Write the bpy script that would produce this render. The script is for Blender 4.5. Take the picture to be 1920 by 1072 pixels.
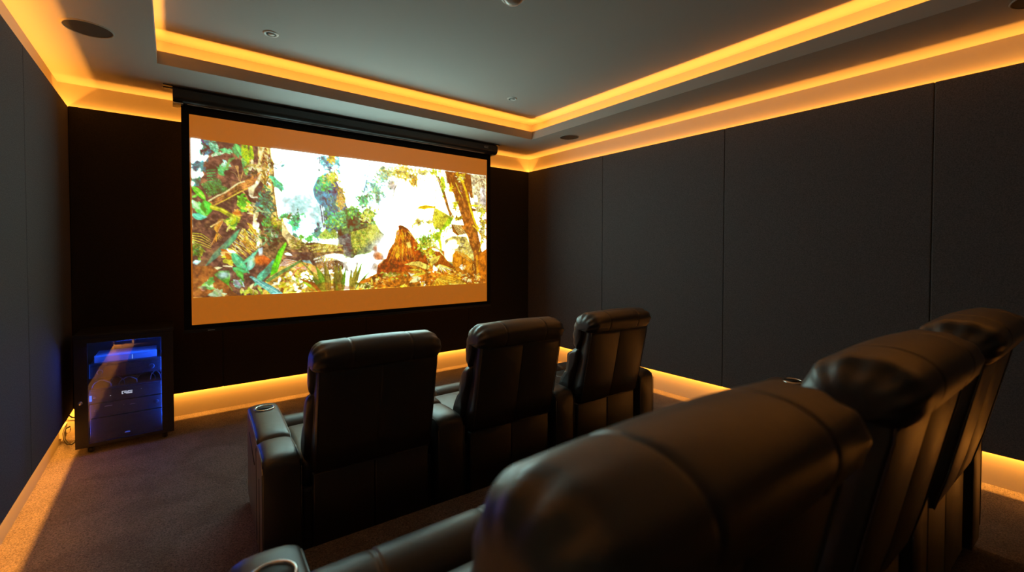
import bpy, bmesh, math, random
import numpy as np
from mathutils import Vector, Matrix

random.seed(7)
for o in list(bpy.data.objects):
    bpy.data.objects.remove(o, do_unlink=True)
scene = bpy.context.scene
COL = scene.collection

# ------------------------------------------------------------------ camera
cam_data = bpy.data.cameras.new('camera')
cam = bpy.data.objects.new('camera', cam_data)
COL.objects.link(cam)
YAW, PITCH, ROLL = 0.656, -0.0206, 0.0012
_f = Vector((math.sin(YAW)*math.cos(PITCH), math.cos(YAW)*math.cos(PITCH), math.sin(PITCH)))
_r = Vector((math.cos(YAW), -math.sin(YAW), 0))
_u = _r.cross(_f)
_r2 = _r*math.cos(ROLL) + _u*math.sin(ROLL)
_u2 = -_r*math.sin(ROLL) + _u*math.cos(ROLL)
cam.matrix_world = Matrix((( _r2.x, _u2.x, -_f.x, 0), (_r2.y, _u2.y, -_f.y, 0), (_r2.z, _u2.z, -_f.z, 1.4), (0, 0, 0, 1)))
cam_data.sensor_width = 36
cam_data.sensor_fit = 'HORIZONTAL'
cam_data.lens = 825.8*36/1920
cam_data.shift_y = -47.8/1920
cam_data.clip_start = 0.02
cam_data.dof.use_dof = True
cam_data.dof.focus_distance = 3.4
cam_data.dof.aperture_fstop = 2.2
scene.camera = cam

# ------------------------------------------------------------------ world, exposure
world = bpy.data.worlds.new('world')
scene.world = world
world.use_nodes = True
world.node_tree.nodes['Background'].inputs[0].default_value = (0, 0, 0, 1)
world.node_tree.nodes['Background'].inputs[1].default_value = 0
scene.view_settings.view_transform = 'Standard'
scene.view_settings.look = 'None'
scene.view_settings.exposure = 0.0
scene.view_settings.gamma = 1.0
scene.view_settings.use_curve_mapping = False

# ------------------------------------------------------------------ room dimensions (metres)
XL, XR, YF, YB = -0.606, 3.828, 4.608, -1.5      # faces of the fabric panels
GAP = 0.0595                                      # plaster wall lies this far behind the panel face
PTH = 0.022                                       # panel thickness
PB, PT = 0.2055, 2.475                            # panel bottom and top
ZC, ZU = 2.655, 2.87                              # soffit and raised tray ceiling
TX0, TX1, TY1, TY0 = -0.070, 3.212, 3.806, -0.70  # tray opening
LIPZ = 2.741
CW = 0.150                                        # cove trough depth

AMBER = (1.0, 0.36, 0.040)
def strip_light(name, a, b, width, direction, wpm, color=AMBER):
    a, b = Vector(a), Vector(b)
    d = bpy.data.lights.new(name, 'AREA')
    d.shape = 'RECTANGLE'
    ln = (b-a).length
    d.size = ln; d.size_y = width
    d.energy = wpm*ln
    d.color = color
    o = bpy.data.objects.new(name, d)
    COL.objects.link(o)
    x = (b-a).normalized(); z = -Vector(direction).normalized(); y = z.cross(x)
    o.matrix_world = Matrix(((x.x, y.x, z.x, (a.x+b.x)/2), (x.y, y.y, z.y, (a.y+b.y)/2), (x.z, y.z, z.z, (a.z+b.z)/2), (0, 0, 0, 1)))
    return o

UPW, DNW, TRW = 5.2, 7.8, 5.2
zu, zd = PT-0.033, PB+0.045
for nm, z, dz, w, off in (('led_strip_upper', zu, 1, UPW, 0.049), ('led_strip_lower', zd, -1, DNW, 0.036)):
    strip_light(nm, (XL, YF+off, z), (XR, YF+off, z), 0.006, (0, 0, dz), w)
    strip_light(nm, (XL-off, 0.88 if dz < 0 else YB, z), (XL-off, YF+off, z), 0.006, (0, 0, dz), w)
    strip_light(nm, (XR+off, YB, z), (XR+off, YF+off, z), 0.006, (0, 0, dz), w)
tz, to = 2.688, 0.036
strip_light('led_strip_tray', (TX0-to, TY1+to, tz), (TX1+to, TY1+to, tz), 0.012, (0, 0, 1), TRW)
strip_light('led_strip_tray', (TX0-to, TY0-to, tz), (TX0-to, TY1+to, tz), 0.012, (0, 0, 1), TRW)
strip_light('led_strip_tray', (TX1+to, TY0-to, tz), (TX1+to, TY1+to, tz), 0.012, (0, 0, 1), TRW)

# ------------------------------------------------------------------ materials
def mat(name, color, rough=0.5, metal=0.0, spec=0.5, noise=None, bump=None, coat=0.0, emit=None, estr=1.0):
    """noise=(scale, darker colour, detail)   bump=(scale, strength, distance)"""
    m = bpy.data.materials.new(name); m.use_nodes = True
    nt = m.node_tree; b = nt.nodes['Principled BSDF']
    b.inputs['Base Color'].default_value = (*color, 1)
    b.inputs['Roughness'].default_value = rough
    b.inputs['Metallic'].default_value = metal
    b.inputs['Specular IOR Level'].default_value = spec
    b.inputs['Coat Weight'].default_value = coat
    tc = nt.nodes.new('ShaderNodeTexCoord')
    if noise:
        n = nt.nodes.new('ShaderNodeTexNoise'); n.inputs['Scale'].default_value = noise[0]
        n.inputs['Detail'].default_value = noise[2]
        r = nt.nodes.new('ShaderNodeValToRGB')
        r.color_ramp.elements[0].position = 0.35; r.color_ramp.elements[1].position = 0.65
        r.color_ramp.elements[0].color = (*noise[1], 1); r.color_ramp.elements[1].color = (*color, 1)
        nt.links.new(tc.outputs['Object'], n.inputs['Vector'])
        nt.links.new(n.outputs['Fac'], r.inputs[0]); nt.links.new(r.outputs[0], b.inputs['Base Color'])
    if bump:
        n = nt.nodes.new('ShaderNodeTexNoise'); n.inputs['Scale'].default_value = bump[0]
        n.inputs['Detail'].default_value = 4
        k = nt.nodes.new('ShaderNodeBump'); k.inputs['Strength'].default_value = bump[1]; k.inputs['Distance'].default_value = bump[2]
        nt.links.new(tc.outputs['Object'], n.inputs['Vector'])
        nt.links.new(n.outputs['Fac'], k.inputs['Height']); nt.links.new(k.outputs[0], b.inputs['Normal'])
    if emit:
        b.inputs['Emission Color'].default_value = (*emit, 1); b.inputs['Emission Strength'].default_value = estr
    return m

M_PLASTER = mat('wall_plaster', (0.50, 0.45, 0.38), 0.85, spec=0.2, bump=(60, 0.05, 0.002))
M_CEIL = mat('ceiling_paint', (0.42, 0.385, 0.355), 0.9, spec=0.15)
M_BASE = mat('skirting_paint', (0.50, 0.46, 0.42), 0.6, spec=0.3)

def fabric_mat(name, c1, c2):
    m = bpy.data.materials.new(name); m.use_nodes = True
    nt = m.node_tree; b = nt.nodes['Principled BSDF']
    b.inputs['Roughness'].default_value = 0.95
    b.inputs['Specular IOR Level'].default_value = 0.15
    tc = nt.nodes.new('ShaderNodeTexCoord')
    n = nt.nodes.new('ShaderNodeTexNoise'); n.inputs['Scale'].default_value = 150; n.inputs['Detail'].default_value = 3
    n2 = nt.nodes.new('ShaderNodeTexNoise'); n2.inputs['Scale'].default_value = 520; n2.inputs['Detail'].default_value = 2
    mx = nt.nodes.new('ShaderNodeMath'); mx.operation = 'ADD'
    r = nt.nodes.new('ShaderNodeValToRGB')
    r.color_ramp.elements[0].position = 0.78; r.color_ramp.elements[1].position = 1.22
    r.color_ramp.elements[0].color = (*c1, 1); r.color_ramp.elements[1].color = (*c2, 1)
    h = nt.nodes.new('ShaderNodeMath'); h.operation = 'MULTIPLY'; h.inputs[1].default_value = 0.5
    k = nt.nodes.new('ShaderNodeBump'); k.inputs['Strength'].default_value = 0.5; k.inputs['Distance'].default_value = 0.002
    nt.links.new(tc.outputs['Object'], n.inputs['Vector']); nt.links.new(tc.outputs['Object'], n2.inputs['Vector'])
    nt.links.new(n.outputs['Fac'], mx.inputs[0]); nt.links.new(n2.outputs['Fac'], mx.inputs[1])
    nt.links.new(mx.outputs[0], h.inputs[0])
    r.color_ramp.elements[0].position = 0.38; r.color_ramp.elements[1].position = 0.62
    nt.links.new(h.outputs[0], r.inputs[0]); nt.links.new(r.outputs[0], b.inputs['Base Color'])
    nt.links.new(h.outputs[0], k.inputs['Height']); nt.links.new(k.outputs[0], b.inputs['Normal'])
    return m
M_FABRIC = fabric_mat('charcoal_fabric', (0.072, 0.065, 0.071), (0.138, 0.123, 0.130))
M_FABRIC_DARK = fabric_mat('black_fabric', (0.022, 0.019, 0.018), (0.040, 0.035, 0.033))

def carpet_mat():
    m = bpy.data.materials.new('carpet'); m.use_nodes = True
    nt = m.node_tree; b = nt.nodes['Principled BSDF']
    b.inputs['Roughness'].default_value = 0.97; b.inputs['Specular IOR Level'].default_value = 0.1
    b.inputs['Sheen Weight'].default_value = 0.15
    tc = nt.nodes.new('ShaderNodeTexCoord')
    n = nt.nodes.new('ShaderNodeTexNoise'); n.inputs['Scale'].default_value = 150; n.inputs['Detail'].default_value = 6; n.inputs['Distortion'].default_value = 1.2
    w = nt.nodes.new('ShaderNodeTexNoise'); w.inputs['Scale'].default_value = 3.2; w.inputs['Detail'].default_value = 4; w.inputs['Distortion'].default_value = 0.8
    r = nt.nodes.new('ShaderNodeValToRGB')
    r.color_ramp.elements[0].position = 0.35; r.color_ramp.elements[1].position = 0.68
    r.color_ramp.elements[0].color = (0.060, 0.050, 0.048, 1); r.color_ramp.elements[1].color = (0.30, 0.255, 0.245, 1)
    r2 = nt.nodes.new('ShaderNodeValToRGB')
    r2.color_ramp.elements[0].position = 0.38; r2.color_ramp.elements[1].position = 0.62
    r2.color_ramp.elements[0].color = (0.72, 0.70, 0.68, 1); r2.color_ramp.elements[1].color = (1, 1, 1, 1)
    mx = nt.nodes.new('ShaderNodeMixRGB'); mx.blend_type = 'MULTIPLY'; mx.inputs[0].default_value = 1
    k = nt.nodes.new('ShaderNodeBump'); k.inputs['Strength'].default_value = 0.9; k.inputs['Distance'].default_value = 0.006
    for q in (n, w): nt.links.new(tc.outputs['Object'], q.inputs['Vector'])
    nt.links.new(n.outputs['Fac'], r.inputs[0]); nt.links.new(w.outputs['Fac'], r2.inputs[0])
    nt.links.new(r.outputs[0], mx.inputs[1]); nt.links.new(r2.outputs[0], mx.inputs[2])
    nt.links.new(mx.outputs[0], b.inputs['Base Color'])
    nt.links.new(n.outputs['Fac'], k.inputs['Height']); nt.links.new(k.outputs[0], b.inputs['Normal'])
    return m
M_CARPET = carpet_mat()

def leather_mat(name, c, rough):
    m = bpy.data.materials.new(name); m.use_nodes = True
    nt = m.node_tree; b = nt.nodes['Principled BSDF']
    b.inputs['Base Color'].default_value = (*c, 1)
    b.inputs['Specular IOR Level'].default_value = 0.7
    b.inputs['Coat Weight'].default_value = 0.65; b.inputs['Coat Roughness'].default_value = 0.42
    tc = nt.nodes.new('ShaderNodeTexCoord')
    g = nt.nodes.new('ShaderNodeTexNoise'); g.inputs['Scale'].default_value = 320; g.inputs['Detail'].default_value = 2
    w = nt.nodes.new('ShaderNodeTexNoise'); w.inputs['Scale'].default_value = 9; w.inputs['Detail'].default_value = 3; w.inputs['Distortion'].default_value = 0.6
    rr = nt.nodes.new('ShaderNodeMapRange'); rr.inputs['To Min'].default_value = rough-0.07; rr.inputs['To Max'].default_value = rough+0.12
    k1 = nt.nodes.new('ShaderNodeBump'); k1.inputs['Strength'].default_value = 0.25; k1.inputs['Distance'].default_value = 0.0008
    k2 = nt.nodes.new('ShaderNodeBump'); k2.inputs['Strength'].default_value = 0.35; k2.inputs['Distance'].default_value = 0.010
    for q in (g, w): nt.links.new(tc.outputs['Object'], q.inputs['Vector'])
    nt.links.new(w.outputs['Fac'], rr.inputs['Value']); nt.links.new(rr.outputs[0], b.inputs['Roughness'])
    nt.links.new(w.outputs['Fac'], k2.inputs['Height']); nt.links.new(g.outputs['Fac'], k1.inputs['Height'])
    nt.links.new(k2.outputs[0], k1.inputs['Normal']); nt.links.new(k1.outputs[0], b.inputs['Normal'])
    return m
M_LEATHER = leather_mat('black_brown_leather', (0.023, 0.022, 0.023), 0.44)
M_THREAD = mat('leather_seam', (0.010, 0.008, 0.007), 0.6)
M_PIPING = leather_mat('leather_piping', (0.035, 0.026, 0.022), 0.32)
M_BLACK = mat('black_plastic', (0.012, 0.012, 0.013), 0.45)
M_BLACKMETAL = mat('black_powder_coat', (0.016, 0.014, 0.013), 0.42, spec=0.5, bump=(400, 0.1, 0.0005))
M_CHROME = mat('brushed_chrome', (0.85, 0.85, 0.86), 0.22, metal=1.0)
M_DARKHOLE = mat('dark_liner', (0.010, 0.010, 0.011), 0.6)
M_GRILLE = mat('speaker_grille', (0.030, 0.026, 0.022), 0.8, noise=(600, (0.012, 0.011, 0.010), 1))
M_WHITEPL = mat('white_plastic', (0.62, 0.62, 0.60), 0.5)
M_CASE = mat('screen_case', (0.012, 0.011, 0.010), 0.35, spec=0.5)
M_CASEEDGE = mat('silver_edge', (0.55, 0.55, 0.55), 0.35, metal=1.0)
M_MASK = mat('screen_mask', (0.004, 0.004, 0.005), 0.8, spec=0.2)
M_SCREEN_GLOW = mat('screen_fabric', (0.30, 0.29, 0.27), 0.9, spec=0.1, emit=(0.36, 0.088, 0.0), estr=1.0)  # orange emission stands in for amber room light on the fabric
M_LOGO = mat('silver_print', (0.6, 0.58, 0.55), 0.5)
M_LITWHITE = mat('lit_display', (0.1, 0.1, 0.1), 0.5, emit=(0.85, 0.9, 1.0), estr=1.3)
M_RED = mat('badge_white', (0.75, 0.72, 0.70), 0.4)
M_CABLE = mat('black_cable', (0.02, 0.02, 0.02), 0.5)
M_CABLEW = mat('white_cable', (0.70, 0.66, 0.58), 0.5)
M_EQUIP = mat('equipment_black', (0.020, 0.018, 0.018), 0.38)
M_BLUELED = mat('blue_led', (0.05, 0.1, 0.2), 0.5, emit=(0.02, 0.22, 1.0), estr=4.0)

def glass_mat():
    m = bpy.data.materials.new('smoked_glass'); m.use_nodes = True
    nt = m.node_tree
    for n in list(nt.nodes): nt.nodes.remove(n)
    out = nt.nodes.new('ShaderNodeOutputMaterial')
    t = nt.nodes.new('ShaderNodeBsdfTransparent'); t.inputs[0].default_value = (0.72, 0.72, 0.74, 1)
    g = nt.nodes.new('ShaderNodeBsdfGlossy'); g.inputs['Roughness'].default_value = 0.02; g.inputs[0].default_value = (1, 1, 1, 1)
    f = nt.nodes.new('ShaderNodeFresnel'); f.inputs['IOR'].default_value = 1.95
    mx = nt.nodes.new('ShaderNodeMixShader')
    nt.links.new(f.outputs[0], mx.inputs[0]); nt.links.new(t.outputs[0], mx.inputs[1]); nt.links.new(g.outputs[0], mx.inputs[2])
    nt.links.new(mx.outputs[0], out.inputs[0])
    return m
M_GLASS = glass_mat()

# ------------------------------------------------------------------ mesh helpers
def link(name, bm, m, parent=None, smooth=False, loc=None):
    me = bpy.data.meshes.new(name)
    bmesh.ops.recalc_face_normals(bm, faces=bm.faces)
    bm.to_mesh(me); bm.free()
    me.materials.append(m)
    if smooth:
        for p in me.polygons: p.use_smooth = True
    o = bpy.data.objects.new(name, me); COL.objects.link(o)
    if parent is not None: o.parent = parent
    if loc is not None: o.location = loc
    return o

def tag(o, label=None, cat=None, group=None, kind=None):
    if label: o['label'] = label
    if cat: o['category'] = cat
    if group: o['group'] = group
    if kind: o['kind'] = kind
    return o

def empty(name, loc, rz, label, cat, group=None):
    o = bpy.data.objects.new(name, None); COL.objects.link(o)
    o.empty_display_size = 0.1
    o.location = loc; o.rotation_euler = (0, 0, rz)
    return tag(o, label, cat, group)

def box(bm, x0, x1, y0, y1, z0, z1, bev=0.0, seg=2):
    vs = [bm.verts.new((x, y, z)) for x in (x0, x1) for y in (y0, y1) for z in (z0, z1)]
    fs = [bm.faces.new([vs[i] for i in f]) for f in ((0, 1, 3, 2), (4, 6, 7, 5), (0, 4, 5, 1), (2, 3, 7, 6), (0, 2, 6, 4), (1, 5, 7, 3))]
    if bev > 0:
        es = set(e for f in fs for e in f.edges)
        bmesh.ops.bevel(bm, geom=list(es), offset=bev, segments=seg, profile=0.5, affect='EDGES', clamp_overlap=True)

def boxes(name, lst, m, parent=None, bev=0.0):
    bm = bmesh.new()
    for b in lst: box(bm, *b, bev=bev)
    return link(name, bm, m, parent)

def tube(bm, pts, r, n=8, closed=False):
    pts = [Vector(p) for p in pts]
    N = len(pts); rings = []
    up = Vector((0, 0, 1)); prev = None
    for i, p in enumerate(pts):
        if closed: d = pts[(i+1) % N]-pts[i-1]
        else: d = pts[min(i+1, N-1)]-pts[max(i-1, 0)]
        d.normalize()
        if prev is None:
            a = up if abs(d.z) < 0.9 else Vector((1, 0, 0))
            s = d.cross(a).normalized()
        else:
            s = (prev-d*prev.dot(d)).normalized()
        prev = s; t = d.cross(s)
        rings.append([bm.verts.new(p+(s*math.cos(2*math.pi*k/n)+t*math.sin(2*math.pi*k/n))*r) for k in range(n)])
    M = N if closed else N-1
    for i in range(M):
        A, B = rings[i], rings[(i+1) % N]
        for k in range(n): bm.faces.new((A[k], A[(k+1) % n], B[(k+1) % n], B[k]))
    if not closed:
        bm.faces.new(rings[0][::-1]); bm.faces.new(rings[-1])

def lathe(bm, prof, c=(0, 0, 0), n=40, cap=True):
    """prof: (r, z) from first to last, about the vertical axis at c"""
    rings = []
    for r, z in prof:
        rings.append([bm.verts.new((c[0]+r*math.cos(2*math.pi*k/n), c[1]+r*math.sin(2*math.pi*k/n), c[2]+z)) for k in range(n)])
    for A, B in zip(rings, rings[1:]):
        for k in range(n): bm.faces.new((A[k], A[(k+1) % n], B[(k+1) % n], B[k]))
    if cap:
        for R in (rings[0], rings[-1]): bm.faces.new(R)

def smooth_closed(pts, per=5):
    """closed Catmull-Rom through 2-D points"""
    out = []; N = len(pts)
    for i in range(N):
        p0, p1, p2, p3 = (Vector(pts[(i+j-1) % N]) for j in range(4))
        for k in range(per):
            t = k/per
            out.append(0.5*((2*p1)+(p2-p0)*t+(2*p0-5*p1+4*p2-p3)*t*t+(3*p1-p0-3*p2+p3)*t**3))
    return out

# ------------------------------------------------------------------ the room
T = 0.12
WXL, WXR, WYF, WYB = XL-GAP, XR+GAP, YF+GAP, YB-GAP
tag(boxes('floor', [(WXL-T, WXR+T, WYB-T, WYF+T, -0.1, 0.0)], M_CARPET), kind='structure')
tag(boxes('wall_front', [(WXL-T, WXR+T, WYF, WYF+T, 0, 3.0)], M_PLASTER), kind='structure')
tag(boxes('wall_left', [(WXL-T, WXL, WYB, WYF, 0, 3.0), (WXL, -0.42, WYB, 0.83-GAP, 0, ZC)], M_PLASTER), kind='structure')  # second box: unseen return, added for the orange reflection in the rack glass
tag(boxes('wall_right', [(WXR, WXR+T, WYB, WYF, 0, 3.0)], M_PLASTER), kind='structure')
tag(boxes('wall_rear', [(WXL-T, WXR+T, WYB-T, WYB, 0, 3.0)], M_PLASTER), kind='structure')

def ceiling():
    bm = bmesh.new()
    t = 0.014
    def ring(x0, x1, y0, y1, X0, X1, Y0, Y1, z0, z1):
        box(bm, X0, X1, y1, Y1, z0, z1); box(bm, X0, X1, Y0, y0, z0, z1)
        box(bm, X0, x0, y0, y1, z0, z1); box(bm, x1, X1, y0, y1, z0, z1)
    # soffit plate
    ring(TX0, TX1, TY0, TY1, WXL, WXR, WYB, WYF, ZC, ZC+t)
    # upstand lip
    ring(TX0, TX1, TY0, TY1, TX0-t, TX1+t, TY0-t, TY1+t, ZC+t, LIPZ)
    # cove wall behind the lip
    ring(TX0-CW, TX1+CW*0.87, TY0-CW, TY1+CW*1.08, TX0-CW-0.02, TX1+CW*0.87+0.02, TY0-CW-0.02, TY1+CW*1.08+0.02, ZC+t, ZU+0.02)
    # raised ceiling
    box(bm, TX0-CW-0.02, TX1+CW+0.02, TY0-CW-0.02, TY1+CW*1.08+0.02, ZU, ZU+0.02)
    bmesh.ops.remove_doubles(bm, verts=bm.verts, dist=1e-5)
    return tag(link('ceiling', bm, M_CEIL), kind='structure')
ceiling()

# raised platform under the back row
RISER = 0.188
def platform():
    bm = bmesh.new()
    pts = [(-0.42, 1.972), (2.62, 1.788), (2.62, YB), (-0.42, YB)]
    r = 0.018
    prof = [(0, 0), (0, RISER-r)]+[(-(r-r*math.cos(a)), RISER-r+r*math.sin(a)) for a in (math.radians(x) for x in (22, 45, 68, 90))]
    c = Vector((1.2, 0.2)); rings = []
    for dx, z in prof:
        rings.append([bm.verts.new((p[0]+(1 if p[0] < 1 else -1)*(-dx), p[1]+(dx if p[1] > 0 else -dx), z)) for p in pts])
    for A, B in zip(rings, rings[1:]):
        for k in range(4): bm.faces.new((A[k], A[(k+1) % 4], B[(k+1) % 4], B[k]))
    bm.faces.new(rings[-1])
    bm.faces.new(rings[0][::-1])
    return tag(link('floor_platform', bm, M_CARPET), kind='structure')
platform()

# fabric panels ----------------------------------------------------
def panel(x0, x1, y0, y1, label, m=M_FABRIC):
    bm = bmesh.new(); box(bm, x0, x1, y0, y1, PB, PT, bev=0.008, seg=3)
    o = link('acoustic_panel', bm, m)
    return tag(o, label, 'wall panel', 'fabric wall panels')
g = 0.0
ys = [YF, 3.381, 2.11, 0.84]
labs = ['charcoal fabric panel on the left wall nearest the screen, tinged with blue light',
        'charcoal fabric panel cut by the left edge of the photo',
        'charcoal fabric panel on the left wall, beyond the left edge of the photo']
for a, b, l in zip(ys, ys[1:], labs): panel(XL-PTH, XL, b+g, a-(g if a != YF else -PTH), l)
ys = [YF, 3.311, 1.931, 0.595, YB]
labs = ['narrow-looking charcoal fabric panel on the right wall, touching the screen corner',
        'charcoal fabric panel on the right wall, second counted from the screen corner',
        'wide charcoal fabric panel on the right wall, third from the screen corner',
        'charcoal fabric panel at the right edge of the photo, behind the farthest back-row recliner']
for a, b, l in zip(ys, ys[1:], labs): panel(XR, XR+PTH, b+g, a-(g if a != YF else -PTH), l)
xs = [XL, 0.337, 1.606, 2.875, XR]
labs = ['near-black fabric panel on the screen wall, behind the equipment rack',
        'near-black fabric panel on the screen wall, under the left half of the screen',
        'near-black fabric panel on the screen wall, under the right half of the screen',
        'near-black fabric panel on the screen wall, filling its right corner']
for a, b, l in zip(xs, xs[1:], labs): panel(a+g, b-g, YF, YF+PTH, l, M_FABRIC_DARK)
panel(XL+0.002, -0.43, 0.83-PTH, 0.83, 'narrow fabric panel on the added return of the left wall, behind the camera')
xs = [-0.40, 0.95, 2.3, XR]
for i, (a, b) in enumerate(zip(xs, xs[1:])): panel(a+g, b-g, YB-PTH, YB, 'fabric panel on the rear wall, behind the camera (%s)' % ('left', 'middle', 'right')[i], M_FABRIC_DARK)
strip_light('led_strip_lower', (WXL, 0.83-0.045, zd), (-0.44, 0.83-0.045, zd), 0.006, (0, 0, -1), DNW)  # added strip on the unseen return, there to reflect in the rack glass

# ------------------------------------------------------------------ ceiling fittings
def ceiling_speaker(x, y, r, label):
    o = empty('ceiling_speaker', (x, y, ZC), 0, label, 'speaker', 'round speakers in the soffit')
    bm = bmesh.new(); lathe(bm, [(r*0.93, 0.004), (r*0.93, -0.003), (r*0.945, -0.005), (r*0.985, -0.004), (r, 0.0)], cap=False)
    link('trim_ring', bm, M_CEIL, o, True)
    bm = bmesh.new(); lathe(bm, [(r*0.93, -0.001), (r*0.6, -0.0015), (0.002, -0.002)], cap=True)
    link('grille', bm, M_GRILLE, o)
    return o
ceiling_speaker(-0.365, 3.455, 0.112, 'round dark speaker grille in the soffit at the top left')
ceiling_speaker(3.468, 3.475, 0.108, 'small round dark speaker grille in the soffit near the far right corner')
ceiling_speaker(3.405, 0.150, 0.108, 'round dark speaker grille in the soffit cut by the top right corner of the photo')

def downlight(x, y, label):
    o = empty('downlight', (x, y, ZU), 0, label, 'ceiling light', 'recessed downlights in the raised ceiling')
    bm = bmesh.new(); lathe(bm, [(0.030, 0.002), (0.030, -0.004), (0.036, -0.008), (0.046, -0.005), (0.048, 0.0)], cap=False)
    link('bezel', bm, M_WHITEPL, o, True)
    bm = bmesh.new(); lathe(bm, [(0.030, -0.002), (0.022, -0.001), (0.001, -0.001)], cap=True)
    link('lamp', bm, M_BLACK, o, True)
    bm = bmesh.new(); lathe(bm, [(0.021, -0.001), (0.018, -0.007), (0.010, -0.011), (0.001, -0.012)], c=(0.004, 0.003, 0), cap=True)
    link('lens', bm, M_WHITEPL, o, True)
    return o
DL = [downlight(*q) for q in ((0.542, 3.381, 'small unlit downlight in the raised ceiling at the left, above the projection screen'),
                              (2.606, 3.388, 'small unlit downlight in the raised ceiling near its far right corner'))]
fx = empty('ceiling_fixture', (1.575, 2.04, ZU), 0, 'round glossy dome fixture cut by the top edge of the photo', 'ceiling fixture')
bm = bmesh.new(); lathe(bm, [(0.068, 0.0), (0.068, -0.010), (0.064, -0.014), (0.056, -0.014)], cap=False); link('base_ring', bm, M_WHITEPL, fx, True)
bm = bmesh.new(); lathe(bm, [(0.058, -0.010), (0.052, -0.024), (0.038, -0.036), (0.018, -0.043), (0.001, -0.045)], cap=True)
link('dome', bm, mat('glossy_dome', (0.45, 0.45, 0.44), 0.2), fx, True)

# ------------------------------------------------------------------ projection screen
SY = 4.285            # plane of the fabric
def screen():
    s = empty('projection_screen', (1.5, SY, 0.76), 0, 'large pull-down projection screen in a black case, showing a jungle scene', 'projection screen')
    ox, oy, oz = 1.5, SY, 0.76
    def part(name, lst, m, bev=0.0):
        return boxes(name, [(a-ox, b-ox, c-oy, d-oy, e-oz, f-oz) for a, b, c, d, e, f in lst], m, s, bev)
    X0, X1, Z0, Z1 = 0.112, 2.925, 0.815, 2.470     # white fabric
    part('screen_fabric', [(X0-0.01, X1+0.01, SY, SY+0.002, Z0-0.01, Z1+0.01)], M_SCREEN_GLOW)
    part('black_border', [(0.062, X0, SY-0.002, SY+0.004, Z0-0.052, 2.56), (X1, 2.975, SY-0.002, SY+0.004, Z0-0.052, 2.56),
                          (X0, X1, SY-0.002, SY+0.004, Z0-0.052, Z0), (X0, X1, SY-0.002, SY+0.004, Z1, 2.56)], M_MASK)
    w = part('bottom_bar', [(0.058, 2.979, SY-0.008, SY+0.010, Z0-0.060, Z0-0.036)], M_CASE, 0.003)
    lg = part('logo', [(0.215, 0.262, SY-0.0095, SY-0.008, Z0-0.052, Z0-0.047)], M_LOGO)
    # case: rounded profile swept along x
    prof = [(0.030, 0.0), (0.155, 0.0), (0.155, -0.118)]
    for a in range(0, 91, 15): prof.append((0.040+0.0-0.040*math.sin(math.radians(a))+0.0, -0.078-0.040*math.cos(math.radians(a))))
    prof += [(0.0, -0.040), (0.0, -0.022), (0.010, -0.012), (0.030, -0.008)]
    bm = bmesh.new(); rings = []
    CX0, CX1 = 0.012, 3.035
    for i, x in enumerate((CX0, CX0+0.003, CX1-0.028, CX1-0.010, CX1)):
        k = (0.985, 1, 1, 0.97, 0.86)[i]; cy, cz = 0.08, -0.06
        rings.append([bm.verts.new((x-ox, SY-0.075+cy+(p[0]-cy)*k-oy, ZC-0.004+cz+(p[1]-cz)*k-oz)) for p in prof])
    for A, B in zip(rings, rings[1:]):
        for k in range(len(prof)): bm.faces.new((A[k], A[(k+1) % len(prof)], B[(k+1) % len(prof)], B[k]))
    bm.faces.new(rings[0]); bm.faces.new(rings[-1][::-1])
    case = link('screen_case', bm, M_CASE, s)
    cy0 = SY-0.075
    e1 = part('case_trim', [(0.10, 2.86, cy0+0.030, cy0+0.036, ZC-0.126, ZC-0.123)], M_CASEEDGE)
    part('mounting_bracket', [(-0.045, 0.014, cy0+0.02, cy0+0.05, ZC-0.008, ZC-0.001)], M_CASE)
    part('mounting_bracket', [(-0.045, 0.014, cy0+0.09, cy0+0.12, ZC-0.008, ZC-0.001)], M_CASE)
    part('mounting_bracket', [(2.98, 3.06, cy0+0.01, cy0+0.13, ZC-0.010, ZC-0.001)], M_CASE)
    part('end_plate', [(0.012, 0.075, cy0+0.01, cy0+0.15, ZC-0.131, ZC-0.126)], M_CASEEDGE)
    part('end_plate', [(2.975, 3.01, cy0+0.03, cy0+0.15, ZC-0.130, ZC-0.126)], M_CASEEDGE)
    part('logo', [(2.845, 2.895, cy0-0.0012, cy0+0.004, ZC-0.050, ZC-0.046), (2.845, 2.895, cy0-0.0012, cy0+0.004, ZC-0.066, ZC-0.062), (2.842, 2.848, cy0-0.0012, cy0+0.004, ZC-0.066, ZC-0.046)], M_LOGO)
    return s
SCREEN = screen()

# ------------------------------------------------------------------ the projected jungle picture (painted procedurally, stored as mesh colours)
PW, PH = 1104, 492
def _homography(src, dst):
    A = []
    for (x, y), (u, v) in zip(src, dst):
        A.append([x, y, 1, 0, 0, 0, -u*x, -u*y, -u]); A.append([0, 0, 0, x, y, 1, -v*x, -v*y, -v])
    return np.linalg.svd(np.array(A))[2][-1].reshape(3, 3)
HOM = _homography([(358, 260), (912, 329), (912, 531), (360, 555)], [(0, 0), (PW, 0), (PW, PH), (0, PH)])
SHEET = {'A': (350, 250, 6.7), 'B': (350, 400, 6.7), 'C': (490, 270, 7.66), 'D': (490, 400, 6.7), 'E': (630, 290, 8.247), 'F': (630, 410, 7.66), 'G': (770, 300, 8.247), 'H': (770, 420, 8.247), 'P': (0, 0, 1)}
rng = np.random.RandomState(11)
IMG = np.zeros((PH, PW, 3))
def mp(s, pts):
    ox, oy, k = SHEET[s]
    q = np.array([(ox+x/k, oy+y/k, 1.0) for x, y in pts]) @ HOM.T
    return q[:, :2]/q[:, 2:]
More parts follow.
